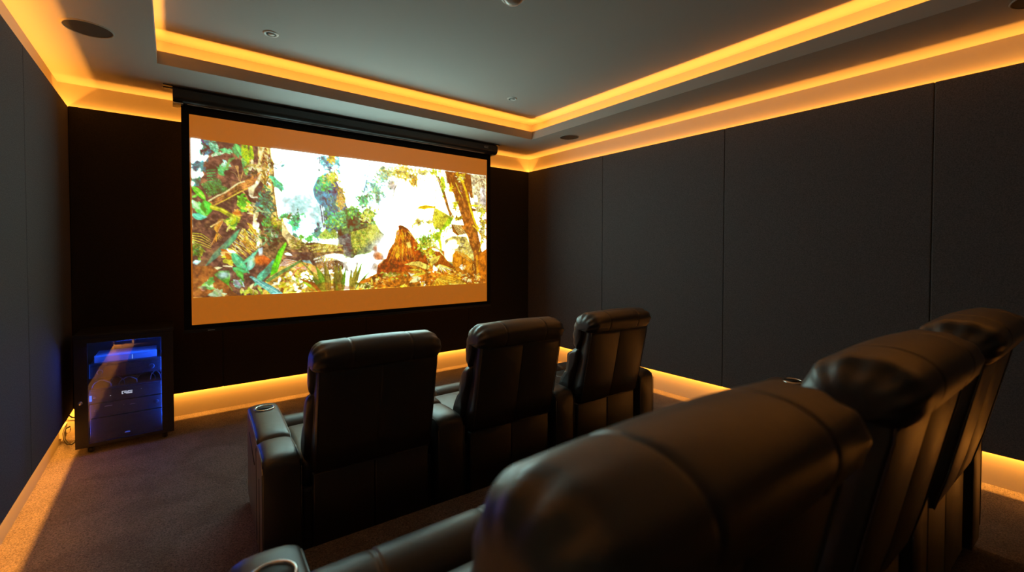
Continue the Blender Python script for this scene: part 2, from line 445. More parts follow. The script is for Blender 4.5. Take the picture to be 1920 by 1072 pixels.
def vnoise(shape, cells, seed, octv=4):
    r = np.random.RandomState(seed); out = np.zeros(shape); amp = 1; tot = 0
    for o in range(octv):
        n = cells*2**o; g = r.rand(n+2, int(n*shape[1]/shape[0])+3)
        y = np.linspace(0, n, shape[0], endpoint=False); x = np.linspace(0, g.shape[1]-2, shape[1], endpoint=False)
        yi, xi = y.astype(int), x.astype(int); fy, fx = y-yi, x-xi
        fy = (fy*fy*(3-2*fy))[:, None]; fx = (fx*fx*(3-2*fx))[None]
        v = (g[yi][:, xi]*(1-fy)*(1-fx)+g[yi+1][:, xi]*fy*(1-fx)+g[yi][:, xi+1]*(1-fy)*fx+g[yi+1][:, xi+1]*fy*fx)
        out += v*amp; tot += amp; amp *= 0.55
    return out/tot
NZ = vnoise((PH, PW), 12, 3, 5); NZF = vnoise((PH, PW), 50, 5, 3)
def fill(pts, col, alpha=1.0, tex=0.0):
    """filled polygon in picture pixels"""
    pts = np.asarray(pts, float)
    x0, y0 = np.floor(pts.min(0)).astype(int); x1, y1 = np.ceil(pts.max(0)).astype(int)+1
    x0, y0 = max(x0, 0), max(y0, 0); x1, y1 = min(x1, PW), min(y1, PH)
    if x1 <= x0 or y1 <= y0: return
    X, Y = np.meshgrid(np.arange(x0, x1)+0.5, np.arange(y0, y1)+0.5)
    ins = np.zeros(X.shape, bool)
    for (ax, ay), (bx, by) in zip(pts, np.roll(pts, -1, 0)):
        if ay == by: continue
        c = ((ay > Y) != (by > Y)) & (X < (bx-ax)*(Y-ay)/(by-ay)+ax)
        ins ^= c
    a = ins[..., None]*alpha
    c = np.array(col, float)/255
    if tex: c = c*(1+tex*((NZF[y0:y1, x0:x1]+NZ[y0:y1, x0:x1])-1.0)[..., None]*2.6)
    IMG[y0:y1, x0:x1] = IMG[y0:y1, x0:x1]*(1-a)+np.clip(c, 0, 1)*a
def poly(s, pts, col, alpha=1.0, tex=0.0): fill(mp(s, pts), col, alpha, tex)
def bez(p0, p1, bend, n=12):
    p0, p1 = np.array(p0, float), np.array(p1, float); d = p1-p0
    m = (p0+p1)/2+np.array([-d[1], d[0]])*bend
    t = np.linspace(0, 1, n)[:, None]
    return (1-t)**2*p0+2*t*(1-t)*m+t*t*p1
def ribbon(path, w0, w1, col, alpha=1.0, belly=0.0, tex=0):
    d = np.gradient(path, axis=0); L = np.hypot(d[:, 0], d[:, 1])[:, None]+1e-9
    nrm = np.c_[-d[:, 1], d[:, 0]]/L; t = np.linspace(0, 1, len(path))[:, None]
    w = (w0*(1-t)+w1*t)/2+belly*np.sin(np.pi*np.clip(t, 0, 1)**0.8)/2
    fill(np.r_[path+nrm*w, (path-nrm*w)[::-1]], col, alpha, tex)
def blade(s, p0, p1, w, col, bend=0.0, rib=None, alpha=1.0):
    q = mp(s, [p0, p1]); k = 2.0/ (SHEET[s][2] if s != 'P' else 1)
    path = bez(q[0], q[1], bend); ribbon(path, 0, 0, col, alpha, w*k)
    c2 = np.clip(np.array(col)*1.25+15, 0, 255)
    half = path+np.array([0.12*w*k*0.5, -0.12*w*k*0.5]); ribbon(half, 0, 0, c2, alpha*0.7, w*k*0.45)
    if rib is not None: ribbon(path, 1.6, 0.6, rib, alpha)
def stroke(s, pts, w, col, alpha=1.0, w1=None):
    q = mp(s, pts); t = np.linspace(0, 1, len(q)); tt = np.linspace(0, 1, 4*len(q))
    path = np.c_[np.interp(tt, t, q[:, 0]), np.interp(tt, t, q[:, 1])]
    k = 2.0/(SHEET[s][2] if s != 'P' else 1); ribbon(path, w*k, (w if w1 is None else w1)*k, col, alpha)
def jit(c, a=18): return np.clip(np.array(c, float)+rng.randn(3)*a*0.5+rng.randn()*a, 0, 255)
def leaves(s, cx, cy, rx, ry, n, size, cols, ang=None, alpha=1.0, asp=0.38):
    """scatter of small leaves in an ellipse"""
    for i in range(n):
        a, r = rng.rand()*2*math.pi, min(1.5, abs(rng.randn())*0.62)
        c = mp(s, [(cx+rx*r*math.cos(a), cy+ry*r*math.sin(a))])[0]
        th = rng.rand()*2*math.pi if ang is None else ang+rng.randn()*0.5
        L = size*(0.6+0.8*rng.rand())*2.0/(SHEET[s][2] if s != 'P' else 1)
        d = np.array([math.cos(th), math.sin(th)])*L
        ribbon(bez(c-d/2, c+d/2, 0.15*rng.randn(), 6), 0, 0, jit(cols[rng.randint(len(cols))]), alpha, L*asp)
def frond(s, p0, p1, bend, n, ln, col, col2=None, side=(1, -1), lean=0.5, w=1.6, rib=None):
    q = mp(s, [p0, p1]); path = bez(q[0], q[1], bend, n); d = np.gradient(path, axis=0)
    k = 2.0/(SHEET[s][2] if s != 'P' else 1); ln = ln*k
    for i in range(n):
        t = i/(n-1); L = ln*(0.35+0.65*math.sin(math.pi*min(1, t*0.9+0.12)))
        u = d[i]/(np.linalg.norm(d[i])+1e-9)
        for sd in side:
            v = np.array([-u[1], u[0]])*sd
            e = path[i]+(v*(1-lean*0.5)+u*lean)*L
            ribbon(bez(path[i], e, 0.12*sd, 6), 0.4, 0.2, jit(col if (col2 is None or rng.rand() < 0.6) else col2, 12), 1, w)
    ribbon(path, 1.6, 0.8, rib if rib is not None else col)

def paint():
    I = IMG
    yy, xx = np.mgrid[0:PH, 0:PW]; u = xx/PW; v = yy/PH
    I[:] = np.array([252, 253, 252])/255
    def blend(mask, col): I[:] = I*(1-mask[..., None])+np.array(col)/255*mask[..., None]
    def soft(s, cx, cy, rx, ry, col, a, p=2.0):
        c = mp(s, [(cx, cy)])[0]; k = 2.0/(SHEET[s][2] if s != 'P' else 1)
        r = ((xx-c[0])/(rx*k))**2+((yy-c[1])/(ry*k))**2
        blend(a*np.exp(-r**(p/2)), col)
    blend(np.clip(0.25-u*3, 0, 1), (214, 226, 255))
    blend(np.clip((u-0.62)*1.2, 0, 0.35)*np.clip(0.6-v, 0, 1)*2, (255, 225, 130))
    # far hills seen through mist
    for q in range(3): soft('C', 480+60*q, 820+50*q, 210, 150, (172, 230, 220), 0.50)
    blend(np.clip(NZ-0.46, 0, 1)*3.4*np.exp(-(((u-0.38)/0.08)**2+((v-0.5)/0.25)**2)), (150, 214, 208))
    # distant trees, grey-green to gold
    leaves('E', 720, 330, 190, 200, 260, 42, [(150, 185, 160), (120, 170, 150), (185, 205, 150), (205, 225, 205)], alpha=0.75)
    leaves('E', 560, 500, 120, 130, 150, 40, [(110, 195, 190), (150, 215, 205), (120, 180, 165)], alpha=0.7)
    leaves('E', 640, 680, 120, 120, 110, 45, [(140, 200, 180), (180, 215, 190), (200, 225, 200)], alpha=0.6)
    leaves('E', 960, 280, 160, 120, 220, 40, [(245, 200, 60), (235, 185, 40), (250, 220, 110), (200, 170, 70)], alpha=0.8)
    leaves('E', 1080, 330, 120, 120, 120, 40, [(250, 205, 60), (255, 220, 90)], alpha=0.7)
    soft('E', 840, 460, 70, 90, (165, 130, 80), 0.55)
    leaves('E', 1190, 400, 60, 110, 90, 50, [(225, 165, 20), (240, 190, 50), (205, 140, 20)], ang=1.5, alpha=0.9)
    leaves('G', 60, 330, 80, 120, 90, 50, [(225, 170, 40), (240, 200, 70), (190, 150, 60)], ang=1.5, alpha=0.9)
    leaves('G', 120, 180, 150, 60, 60, 36, [(220, 205, 120), (190, 190, 90), (240, 225, 120)], alpha=0.8)
    stroke('E', [(930, 440), (880, 560), (850, 700), (825, 900)], 26, (170, 135, 95), 0.7, 34)
    stroke('E', [(890, 320), (930, 440)], 14, (190, 150, 80), 0.7); stroke('E', [(740, 730), (770, 830), (820, 880)], 12, (150, 150, 130), 0.6)
    stroke('E', [(930, 640), (960, 740), (1000, 800)], 8, (200, 190, 160), 0.6)
    soft('E', 1050, 820, 260, 230, (255, 255, 255), 0.85); soft('E', 780, 950, 160, 120, (246, 244, 232), 0.6)
    # bird
    stroke('E', [(105, 545), (125, 515), (130, 555), (160, 530)], 10, (60, 140, 150))
    # --- central mossy rock column
    poly('C', [(790, 470), (712, 640), (740, 760), (815, 860), (880, 900), (900, 1072), (900, 1250), (1320, 1250), (1250, 1000), (1200, 860), (1149, 700), (1070, 560), (1010, 430), (900, 440)], (76, 116, 132), tex=0.45)
    poly('C', [(712, 640), (790, 480), (850, 520), (860, 700), (830, 860), (740, 760)], (40, 140, 150), tex=0.25)
    leaves('C', 1000, 900, 110, 160, 150, 46, [(60, 110, 120), (90, 130, 120), (110, 140, 110), (60, 130, 110)], ang=1.4)
    leaves('C', 1110, 760, 60, 230, 200, 40, [(205, 165, 60), (225, 185, 90), (170, 150, 60), (150, 140, 80)], ang=1.2)
    leaves('E', 80, 700, 60, 150, 110, 36, [(215, 170, 70), (190, 160, 60), (235, 190, 110)], ang=1.0)
    leaves('C', 900, 560, 110, 130, 200, 50, [(60, 200, 110), (40, 170, 110), (110, 220, 90), (90, 200, 140)])
    leaves('C', 990, 480, 100, 90, 150, 46, [(225, 205, 60), (180, 205, 60), (245, 215, 110)])
    leaves('C', 940, 270, 120, 110, 130, 52, [(50, 150, 170), (80, 190, 190), (40, 130, 150), (150, 215, 200)])
    leaves('C', 990, 210, 60, 60, 60, 50, [(235, 200, 60), (240, 190, 90)])
    leaves('C', 1070, 270, 40, 90, 50, 46, [(70, 170, 170), (110, 200, 190)])
    leaves('C', 860, 210, 40, 40, 30, 46, [(60, 170, 170)])
    stroke('C', [(808, 145), (818, 230), (815, 330), (802, 440)], 12, (70, 90, 95))
    stroke('C', [(820, 870), (840, 960), (852, 1080), (880, 1200)], 14, (55, 80, 95)); stroke('C', [(848, 860), (875, 960), (884, 1080), (890, 1180)], 12, (60, 95, 105))
    leaves('E', 600, 560, 170, 190, 240, 44, [(150, 190, 130), (110, 180, 150), (190, 210, 120), (90, 160, 130)], alpha=0.8)
    leaves('E', 760, 260, 210, 130, 220, 40, [(150, 175, 120), (200, 195, 90), (120, 165, 130), (225, 205, 90)], alpha=0.85)
    leaves('G', 180, 190, 190, 90, 110, 44, [(225, 200, 70), (240, 220, 120), (200, 180, 60)], alpha=0.8)
    # lianas and green hummock
    stroke('E', [(432, 85), (424, 180), (430, 280), (408, 400), (405, 520), (418, 640)], 13, (60, 125, 140)); stroke('E', [(500, 95), (488, 230), (462, 340), (432, 460), (415, 600)], 13, (65, 125, 145))
    stroke('E', [(455, 340), (450, 450), (420, 560)], 9, (80, 140, 160))
    leaves('E', 410, 700, 110, 90, 130, 60, [(50, 180, 120), (90, 210, 130), (130, 215, 110), (40, 150, 120)])
    stroke('E', [(395, 760), (385, 960)], 12, (120, 130, 110))
    poly('E', [(130, 830), (250, 800), (380, 900), (450, 830), (600, 900), (560, 1000), (640, 1120), (560, 1300), (300, 1400), (0, 1350), (0, 900)], (92, 128, 70), tex=0.5)
    leaves('E', 250, 870, 130, 80, 130, 55, [(120, 200, 60), (90, 170, 60), (60, 130, 90), (160, 210, 90)])
    leaves('E', 490, 930, 110, 130, 170, 55, [(190, 205, 60), (220, 220, 90), (150, 185, 60), (240, 235, 150)])
    leaves('D', 880, 90, 110, 110, 170, 46, [(60, 190, 110), (90, 205, 130), (150, 200, 70), (50, 150, 120)])
    leaves('D', 690, 240, 60, 90, 90, 50, [(40, 140, 130), (60, 160, 120), (80, 110, 120)])
    for k in range(7): frond('D', (790, 190), (690+30*k, 330-10*abs(k-3)), 0.15*(k-3)/3, 14, 34, (150, 190, 60), (210, 210, 90), w=2)
    for k in range(4): frond('D', (900, 200), (820+50*k, 320), 0.2, 14, 34, (190, 210, 70), (150, 195, 60), w=2)
    # ferns right of the column
    poly('F', [(0, 180), (200, 150), (480, 60), (680, 220), (640, 340), (480, 480), (200, 560), (0, 520)], (120, 128, 70), tex=0.5)
    for k in range(9): frond('F', (180+30*k, 190-8*k), (250+36*k, 480-22*k), 0.10*(k % 3-1), 18, 52, (205, 200, 70), (150, 170, 50), w=2.4)
    for k in range(6): frond('F', (450+20*k, 80), (500+36*k, 330-12*k), 0.12, 16, 44, (235, 225, 90), (190, 200, 60), w=2.2)
    poly('F', [(0, 260), (150, 200), (190, 260), (200, 560), (120, 520), (0, 400)], (126, 116, 100), tex=0.4)
    for k in range(9): stroke('F', [(0, 270+18*k), (90, 290+20*k), (175, 255+26*k)], 4, (165, 155, 135))
    stroke('F', [(182, 200), (190, 400), (190, 570)], 12, (110, 100, 80))
    # smoke, blurred figure in orange, pale boulders
    for q in ((640, 350, 150, 90, 0.8), (800, 200, 130, 130, 0.9), (560, 430, 140, 70, 0.5), (700, 330, 120, 180, 0.7)): soft('F', *q[:4], (255, 253, 246), q[4])
    soft('F', 580, 520, 75, 60, (225, 130, 60), 0.95, 3); soft('F', 545, 420, 34, 42, (205, 120, 70), 0.85, 3); soft('F', 600, 560, 70, 30, (200, 110, 50), 0.7, 3)
    soft('F', 640, 420, 60, 50, (255, 250, 240), 0.7)
    poly('F', [(180, 600), (260, 520), (380, 500), (480, 560), (585, 640), (590, 820), (420, 900), (200, 880), (170, 700)], (242, 232, 226), tex=0.10)
    soft('F', 360, 690, 130, 80, (240, 222, 218), 0.7); soft('F', 545, 680, 40, 50, (150, 120, 70), 0.7)
    poly('F', [(0, 500), (90, 530), (200, 680), (240, 780), (120, 760), (0, 640)], (250, 240, 215), tex=0.2)
    # --- left jungle wall
    brown = (116, 74, 52)
    poly('P', [(387, 262), (383, 280), (391, 293), (377, 312), (381, 328), (366, 344), (358, 352), (359, 556), (560, 556), (580, 470), (530, 452), (516, 440), (512, 330), (506, 276), (440, 268)], brown, tex=0.30)
    leaves('A', 240, 180, 60, 110, 70, 60, [(40, 120, 120), (60, 140, 110), (90, 60, 60)]); leaves('A', 150, 430, 60, 60, 40, 60, [(30, 110, 120), (60, 130, 130)]); leaves('A', 120, 570, 60, 60, 40, 60, [(60, 130, 110), (110, 150, 120)])
    poly('A', [(65, 400), (160, 400), (180, 470), (140, 560), (65, 580)], (215, 225, 205), tex=0.2)
    leaves('A', 110, 430, 60, 40, 24, 60, [(40, 120, 120)])
    for a, b, bd in (((290, 120), (380, 240), 0.1), ((330, 100), (370, 260), -0.1)): frond('A', a, b, bd, 14, 40, (70, 180, 130), (150, 220, 170), w=2.4)
    for k in range(5): frond('A', (250, 470+34*k), (360, 455+36*k), -0.15, 12, 26, (90, 160, 80), (60, 120, 70), side=(1,), w=1.8)
    for k in range(7): frond('A', (420+20*k, 660+8*k), (190+14*k, 640+24*k), 0.18, 16, 36, (90, 150, 60), (60, 110, 60), w=2)
    for k in range(4): frond('A', (430, 640), (330+20*k, 560+60*k), 0.15, 14, 30, (80, 140, 60), (50, 100, 60), w=2)
    frond('A', (310, 290), (460, 255), -0.1, 12, 26, (215, 240, 190), (120, 190, 120), w=3)
    leaves('A', 520, 230, 46, 20, 16, 60, [(150, 225, 150), (110, 200, 120)], ang=0.2); leaves('A', 480, 400, 40, 26, 12, 70, [(120, 215, 150), (160, 235, 190)]); leaves('A', 430, 470, 50, 50, 24, 60, [(100, 190, 100), (150, 220, 120), (60, 140, 70)])
    blade('A', (600, 130), (690, 300), 70, (80, 160, 80), 0.05, (150, 210, 110)); blade('A', (560, 180), (650, 320), 50, (60, 130, 70), -0.1)
    for k in range(5): stroke('A', [(510-8*k, 450), (530, 370-12*k), (600, 310)], 5, (110, 150, 70))
    for a in ((700, 140, 740, 420), (740, 150, 770, 400), (800, 160, 815, 330)): frond('A', a[:2], a[2:], 0.05, 26, 42, (190, 205, 20), (130, 180, 30), w=3, lean=0.9)
    frond('A', (690, 320), (740, 520), -0.1, 18, 40, (120, 190, 100), (170, 210, 80), w=2.6)
    for k in range(5): stroke('A', [(600+10*k, 410), (640, 500+10*k), (660, 600)], 6, (200, 150, 80))
    stroke('A', [(550, 480), (600, 500), (650, 600)], 6, (190, 150, 90)); stroke('A', [(700, 480), (675, 560), (665, 610)], 8, (215, 160, 80))
    for k in range(60): 
        x, y = 420+rng.rand()*330, 560+rng.rand()*170
        stroke('A', [(x, y-40), (x+rng.randn()*12, y)], 4, jit((120, 80, 55), 10), 0.5)
    # main trunks
    poly('C', [(0, 45), (95, 52), (125, 220), (150, 420), (140, 650), (175, 800), (200, 1072), (215, 1300), (150, 1300), (95, 1072), (60, 800), (40, 600), (-60, 500), (-60, 42)], (222, 184, 96), tex=0.45)
    leaves('C', 90, 420, 60, 330, 150, 34, [(250, 235, 170), (235, 190, 60), (180, 130, 40), (255, 245, 210), (120, 80, 40)], ang=1.6)
    leaves('C', 20, 240, 60, 190, 90, 38, [(180, 110, 40), (240, 205, 110), (130, 80, 40)], ang=1.3)
    for k in range(5): stroke('C', [(-20+12*k, 380), (30+6*k, 470), (20+8*k, 600), (-20, 700)], 7, (120, 80, 30) if k % 2 else (225, 180, 60))
    stroke('C', [(100, 60), (125, 200), (160, 270), (150, 330), (165, 450), (150, 600), (175, 760), (200, 950), (215, 1072)], 20, (160, 110, 50)); stroke('C', [(108, 60), (130, 200), (166, 270)], 8, (250, 225, 150))
    stroke('C', [(160, 290), (230, 300), (290, 240)], 16, (120, 110, 60))
    leaves('C', 290, 310, 40, 24, 12, 36, [(60, 120, 120)]); leaves('C', 190, 350, 14, 14, 3, 40, [(60, 110, 110)])
    leaves('C', 170, 540, 30, 50, 16, 90, [(40, 160, 90), (90, 200, 130)], ang=0.9); leaves('C', 240, 610, 30, 50, 12, 110, [(30, 130, 90), (50, 170, 110)], ang=0.9)
    leaves('C', 60, 880, 90, 200, 200, 50, [(50, 110, 70), (90, 140, 90), (40, 90, 60), (120, 160, 110)])
    # big fallen branch
    poly('A', [(265, 862), (480, 742), (640, 625), (780, 560), (800, 470), (860, 455), (920, 480), (900, 600), (800, 690), (640, 745), (480, 830), (330, 908)], (158, 100, 48), tex=0.5)
    stroke('A', [(265, 848), (380, 780), (480, 738), (560, 680), (640, 625), (720, 603)], 14, (250, 220, 150)); stroke('A', [(330, 905), (480, 830), (640, 745), (760, 680)], 10, (225, 185, 60))
    for k in range(26):
        t = rng.rand(); x, y = 300+t*470, 860-t*260+rng.rand()*60
        stroke('A', [(x, y), (x+50, y-30)], 5, jit((205, 140, 60) if k % 2 else (110, 65, 35), 14), 0.8)
    poly('A', [(890, 370), (905, 260), (880, 170), (895, 168), (925, 240), (945, 172), (975, 175), (930, 300), (910, 380)], (240, 220, 150), tex=0.3)
    leaves('A', 860, 420, 90, 50, 60, 60, [(240, 220, 150), (215, 180, 80), (170, 130, 60)]); leaves('A', 830, 500, 40, 40, 20, 50, [(90, 75, 50)])
    poly('A', [(760, 680), (840, 640), (900, 520), (930, 500), (900, 620), (840, 700), (820, 790), (770, 780)], (246, 222, 160), tex=0.3)
    stroke('A', [(690, 720), (740, 790), (775, 880)], 16, (205, 150, 80)); stroke('A', [(780, 770), (800, 800), (880, 800)], 16, (240, 230, 190))
    poly('B', [(800, -150), (880, -120), (890, 0), (860, 80), (930, 300), (930, 400), (880, 420), (850, 300), (815, 150), (825, 0)], (228, 205, 130), tex=0.5)
    leaves('B', 870, 250, 40, 160, 70, 36, [(250, 240, 200), (150, 160, 50), (255, 250, 235)], ang=1.4)
    leaves('A', 950, 830, 70, 120, 120, 50, [(40, 130, 90), (70, 160, 110), (30, 90, 70)])
    stroke('A', [(870, 930), (930, 975), (1005, 990)], 20, (170, 200, 130))
    # left side leaves
    leaves('A', 690, 850, 50, 90, 40, 90, [(130, 205, 40), (90, 170, 40), (180, 210, 50)], ang=0.9)
    leaves('A', 780, 930, 50, 50, 16, 70, [(235, 200, 60), (240, 225, 150)]); leaves('A', 620, 990, 40, 40, 12, 80, [(225, 150, 60), (200, 120, 50)])
    blade('A', (60, 660), (240, 860), 60, (110, 215, 40), -0.12, (190, 240, 110)); blade('A', (150, 850), (230, 1040), 90, (90, 200, 80), 0.2, (180, 235, 140)); blade('A', (200, 840), (240, 1030), 110, (60, 170, 40), -0.25, (140, 220, 90))
    blade('A', (70, 830), (160, 950), 70, (150, 215, 140), 0.2); blade('A', (70, 1000), (250, 1040), 70, (90, 190, 150), 0.25); blade('A', (66, 800), (140, 760), 30, (120, 190, 60), 0.1)
    stroke('A', [(290, 915), (420, 950), (520, 1010), (660, 1072)], 46, (172, 168, 30)); stroke('A', [(290, 910), (420, 940), (520, 998), (660, 1056)], 14, (225, 215, 60))
    for k in range(5): stroke('B', [(66, 235+26*k), (180, 245+34*k), (300, 330+24*k)], 11, (220, 190, 60) if k % 2 else (190, 175, 50), 1, 4)
    for k in range(8): stroke('B', [(75, 330+26*k), (150, 380+16*k), (235-8*k, 470)], 10, jit((150, 165, 50), 18), 1, 3)
    leaves('B', 120, 460, 60, 80, 50, 60, [(130, 160, 40), (180, 180, 60), (90, 130, 50)], ang=0.8)
    for k in range(9): stroke('B', [(455-6*k, 60), (400-8*k, 180), (290+18*k, 400-14*k)], 14, jit((215, 155, 50), 20), 1, 4)
    stroke('B', [(290, 160), (380, 110), (450, 60)], 14, (240, 190, 110))
    leaves('B', 550, 110, 60, 50, 30, 80, [(150, 185, 40), (90, 150, 40), (200, 210, 60)]); stroke('B', [(490, 220), (530, 130)], 14, (240, 220, 120))
    # golden dead fronds
    for k in range(70):
        x, y = 540+rng.rand()*300, 150+rng.rand()*300
        stroke('B', [(x, y), (x+60+rng.rand()*40, y+50+rng.rand()*50)], 13, jit((240, 190, 70) if k % 3 else (250, 230, 160), 20), 1, 3)
    for k in range(40):
        x, y = 700+rng.rand()*140, 110+rng.rand()*280
        stroke('B', [(x, y), (x+50, y+70)], 12, jit((235, 180, 50), 22), 1, 4)
    # dark blurred blade across
    poly('B', [(70, 640), (200, 560), (480, 300), (640, 150), (720, 60), (740, 90), (600, 330), (430, 470), (260, 650), (60, 800)], (112, 76, 54), 0.95)
    poly('B', [(210, 660), (330, 480), (480, 340), (600, 220), (660, 180), (600, 320), (480, 450), (330, 570)], (86, 128, 98), 0.85)
    poly('B', [(430, 460), (600, 230), (655, 185), (600, 320)], (84, 160, 108), 0.85)
    # lower left litter
    leaves('B', 520, 520, 100, 70, 40, 80, [(235, 215, 70), (180, 190, 50), (250, 235, 170), (200, 130, 40)], ang=0.1)
    poly('B', [(440, 570), (470, 552), (580, 590), (560, 620), (450, 605)], (205, 200, 50)); stroke('B', [(440, 640), (560, 650)], 16, (250, 225, 170)); blade('B', (285, 705), (440, 660), 34, (250, 230, 150), -0.15)
    blade('B', (66, 600), (175, 575), 46, (160, 200, 195), 0.1)
    poly('B', [(60, 640), (300, 640), (420, 720), (560, 960), (760, 1080), (1000, 1040), (1000, 1100), (40, 1100)], (146, 84, 34), 0.95, 0.12)
    poly('B', [(330, 750), (400, 700), (520, 700), (530, 780), (515, 890), (420, 820)], (96, 160, 40), tex=0.3); soft('B', 450, 750, 60, 40, (190, 225, 225), 0.9, 3)
    stroke('B', [(515, 880), (560, 950)], 12, (130, 130, 50)); leaves('B', 270, 860, 50, 40, 16, 90, [(110, 170, 70), (170, 210, 130)]); leaves('B', 360, 985, 60, 30, 14, 90, [(140, 165, 110), (170, 185, 130)]); leaves('B', 190, 920, 40, 20, 8, 60, [(180, 130, 80), (170, 170, 110)])
    leaves('B', 640, 860, 60, 50, 20, 80, [(140, 190, 170), (200, 220, 210), (110, 160, 60)]); leaves('B', 780, 960, 160, 50, 26, 70, [(190, 180, 60), (225, 200, 110), (130, 150, 40)])
    blade('B', (555, 470), (770, 740), 96, (72, 168, 110), 0.05, (150, 215, 160)); blade('B', (670, 620), (900, 415), 40, (90, 170, 120), 0.12); blade('B', (760, 700), (810, 480), 80, (120, 190, 160), 0.1)
    blade('B', (560, 665), (750, 720), 70, (60, 150, 80), 0.1); blade('B', (600, 700), (690, 830), 60, (80, 150, 50), -0.2); blade('B', (820, 900), (1010, 620), 60, (80, 160, 110), 0.1); blade('B', (860, 790), (1010, 660), 50, (90, 180, 140), 0.1)
    poly('B', [(880, 430), (935, 415), (960, 520), (890, 520)], (190, 210, 215)); soft('B', 900, 570, 60, 55, (222, 112, 30), 0.95, 4); soft('B', 980, 540, 50, 46, (210, 110, 40), 0.9, 4); soft('D', 105, 440, 40, 52, (215, 120, 70), 0.95, 4); soft('D', 60, 560, 70, 80, (200, 90, 30), 0.8, 4)
    # palm beside the gap and mossy hummock
    for k in range(11):
        a = -2.6+k*0.42; blade('D', (380, 130), (380+math.cos(a)*110, 150+math.sin(a)*95), 30, (40, 165, 110) if k % 2 else (70, 200, 140))
    for k in range(9):
        a = -3.0+k*0.38; blade('D', (280, 50), (280+math.cos(a)*90, 60+math.sin(a)*80), 28, (40, 150, 100) if k % 2 else (80, 190, 80))
    stroke('D', [(310, 60), (360, -10)], 22, (210, 170, 80)); blade('D', (380, 230), (450, 320), 50, (40, 100, 80), 0.1)
    leaves('D', 480, 290, 30, 24, 14, 50, [(110, 190, 60)]); leaves('D', 590, 310, 44, 40, 40, 50, [(40, 160, 80), (90, 190, 60)])
    poly('D', [(0, 40), (160, 80), (250, 60), (300, 180), (380, 280), (530, 370), (640, 350), (900, 390), (1010, 420), (1010, 700), (300, 700), (0, 500)], (128, 92, 52), tex=0.5)
    leaves('D', 190, 130, 70, 70, 90, 44, [(190, 180, 40), (150, 150, 40), (225, 205, 80)]); leaves('D', 60, 110, 60, 60, 50, 56, [(90, 170, 60), (150, 200, 80), (50, 120, 60)])
    leaves('D', 120, 260, 110, 110, 120, 46, [(70, 130, 70), (110, 120, 50), (150, 170, 110), (90, 70, 45)])
    poly('D', [(240, 90), (290, 140), (340, 240), (440, 320), (540, 390), (480, 400), (340, 400), (290, 320), (240, 260)], (232, 200, 130), tex=0.4)
    leaves('D', 420, 390, 120, 70, 130, 50, [(190, 165, 70), (140, 115, 40), (230, 205, 110)], ang=0.4)
    for a, b, bd in (((1000, 395), (560, 400), 0.14), ((940, 410), (600, 450), 0.2), ((1000, 440), (640, 470), 0.1)): frond('D', a, b, bd, 30, 56, (190, 165, 50), (230, 210, 110), side=(-1,), w=2.6, rib=(235, 220, 90))
    poly('D', [(300, 470), (600, 480), (660, 560), (640, 640), (400, 640), (280, 560)], (108, 74, 52), tex=0.35)
    for a, b, bd in (((1060, 540), (640, 560), 0.20), ((1060, 560), (660, 590), 0.16)): frond('D', a, b, bd, 34, 60, (245, 232, 190), (205, 180, 70), side=(-1,), w=3.0, rib=(255, 250, 240))
    poly('D', [(760, 520), (900, 495), (1010, 510), (1010, 620), (930, 560)], (255, 250, 238), 0.9)
    for k in range(120): 
        x, y = 700+rng.rand()*300, 580+rng.rand()*150
        stroke('D', [(x, y), (x+rng.randn()*10, y+30)], 5, jit((90, 60, 30) if k % 3 else (240, 225, 190), 16))
    poly('D', [(490, 575), (590, 580), (620, 630), (540, 640)], (150, 195, 185), 0.9)
    # dried red fan leaves and pale litter
    poly('D', [(160, 720), (300, 560), (600, 620), (760, 720), (1000, 760), (1010, 980), (0, 1010), (0, 860)], (196, 150, 60), tex=0.5)
    leaves('D', 330, 860, 200, 120, 190, 70, [(250, 225, 130), (225, 180, 50), (255, 245, 210), (150, 90, 20), (190, 190, 40)])
    leaves('D', 700, 850, 260, 120, 190, 64, [(250, 235, 190), (215, 180, 60), (150, 110, 30), (255, 250, 240), (190, 190, 60)])
    for k in range(9): stroke('D', [(190, 680-6*k), (280, 560+10*k), (430, 590+12*k)], 13, (214, 120, 60) if k % 2 else (250, 225, 205), 1, 5)
    for k in range(8): stroke('D', [(360, 790-4*k), (430, 660+4*k), (560, 700-10*k)], 12, (205, 100, 50) if k % 2 else (248, 215, 185), 1, 5)
    for k in range(7): stroke('D', [(600, 660+8*k), (680, 690+8*k), (740, 760)], 9, (235, 160, 90), 1, 4)
    blade('D', (420, 640), (480, 560), 30, (215, 110, 70)); blade('D', (270, 500), (370, 520), 30, (240, 235, 200), -0.2)
    poly('D', [(455, 800), (560, 830), (660, 860), (800, 980), (650, 980)], (150, 80, 20)); blade('D', (490, 840), (690, 985), 34, (120, 150, 30), -0.1)
    stroke('D', [(480, 600), (570, 680), (640, 790)], 16, (140, 150, 50), 1, 10)
    # foreground green blades
    poly('D', [(30, 830), (200, 720), (480, 565), (475, 600), (330, 690), (60, 850)], (100, 130, 60)); stroke('D', [(40, 820), (200, 715), (475, 570)], 5, (170, 185, 90))
    poly('D', [(0, 740), (60, 640), (130, 560), (170, 560), (120, 700), (0, 830)], (70, 160, 120), tex=0.15)
    poly('D', [(290, 345), (300, 380), (250, 500), (180, 720), (90, 770), (110, 660), (200, 450)], (96, 198, 20)); poly('D', [(290, 348), (298, 380), (240, 510), (170, 690), (215, 480)], (130, 225, 40))
    poly('D', [(0, 830), (90, 880), (200, 950), (255, 995), (110, 1005), (0, 900)], (112, 188, 176)); stroke('D', [(0, 860), (110, 930), (230, 1000)], 6, (180, 225, 215)); stroke('D', [(0, 840), (120, 900), (245, 985)], 6, (60, 120, 110))
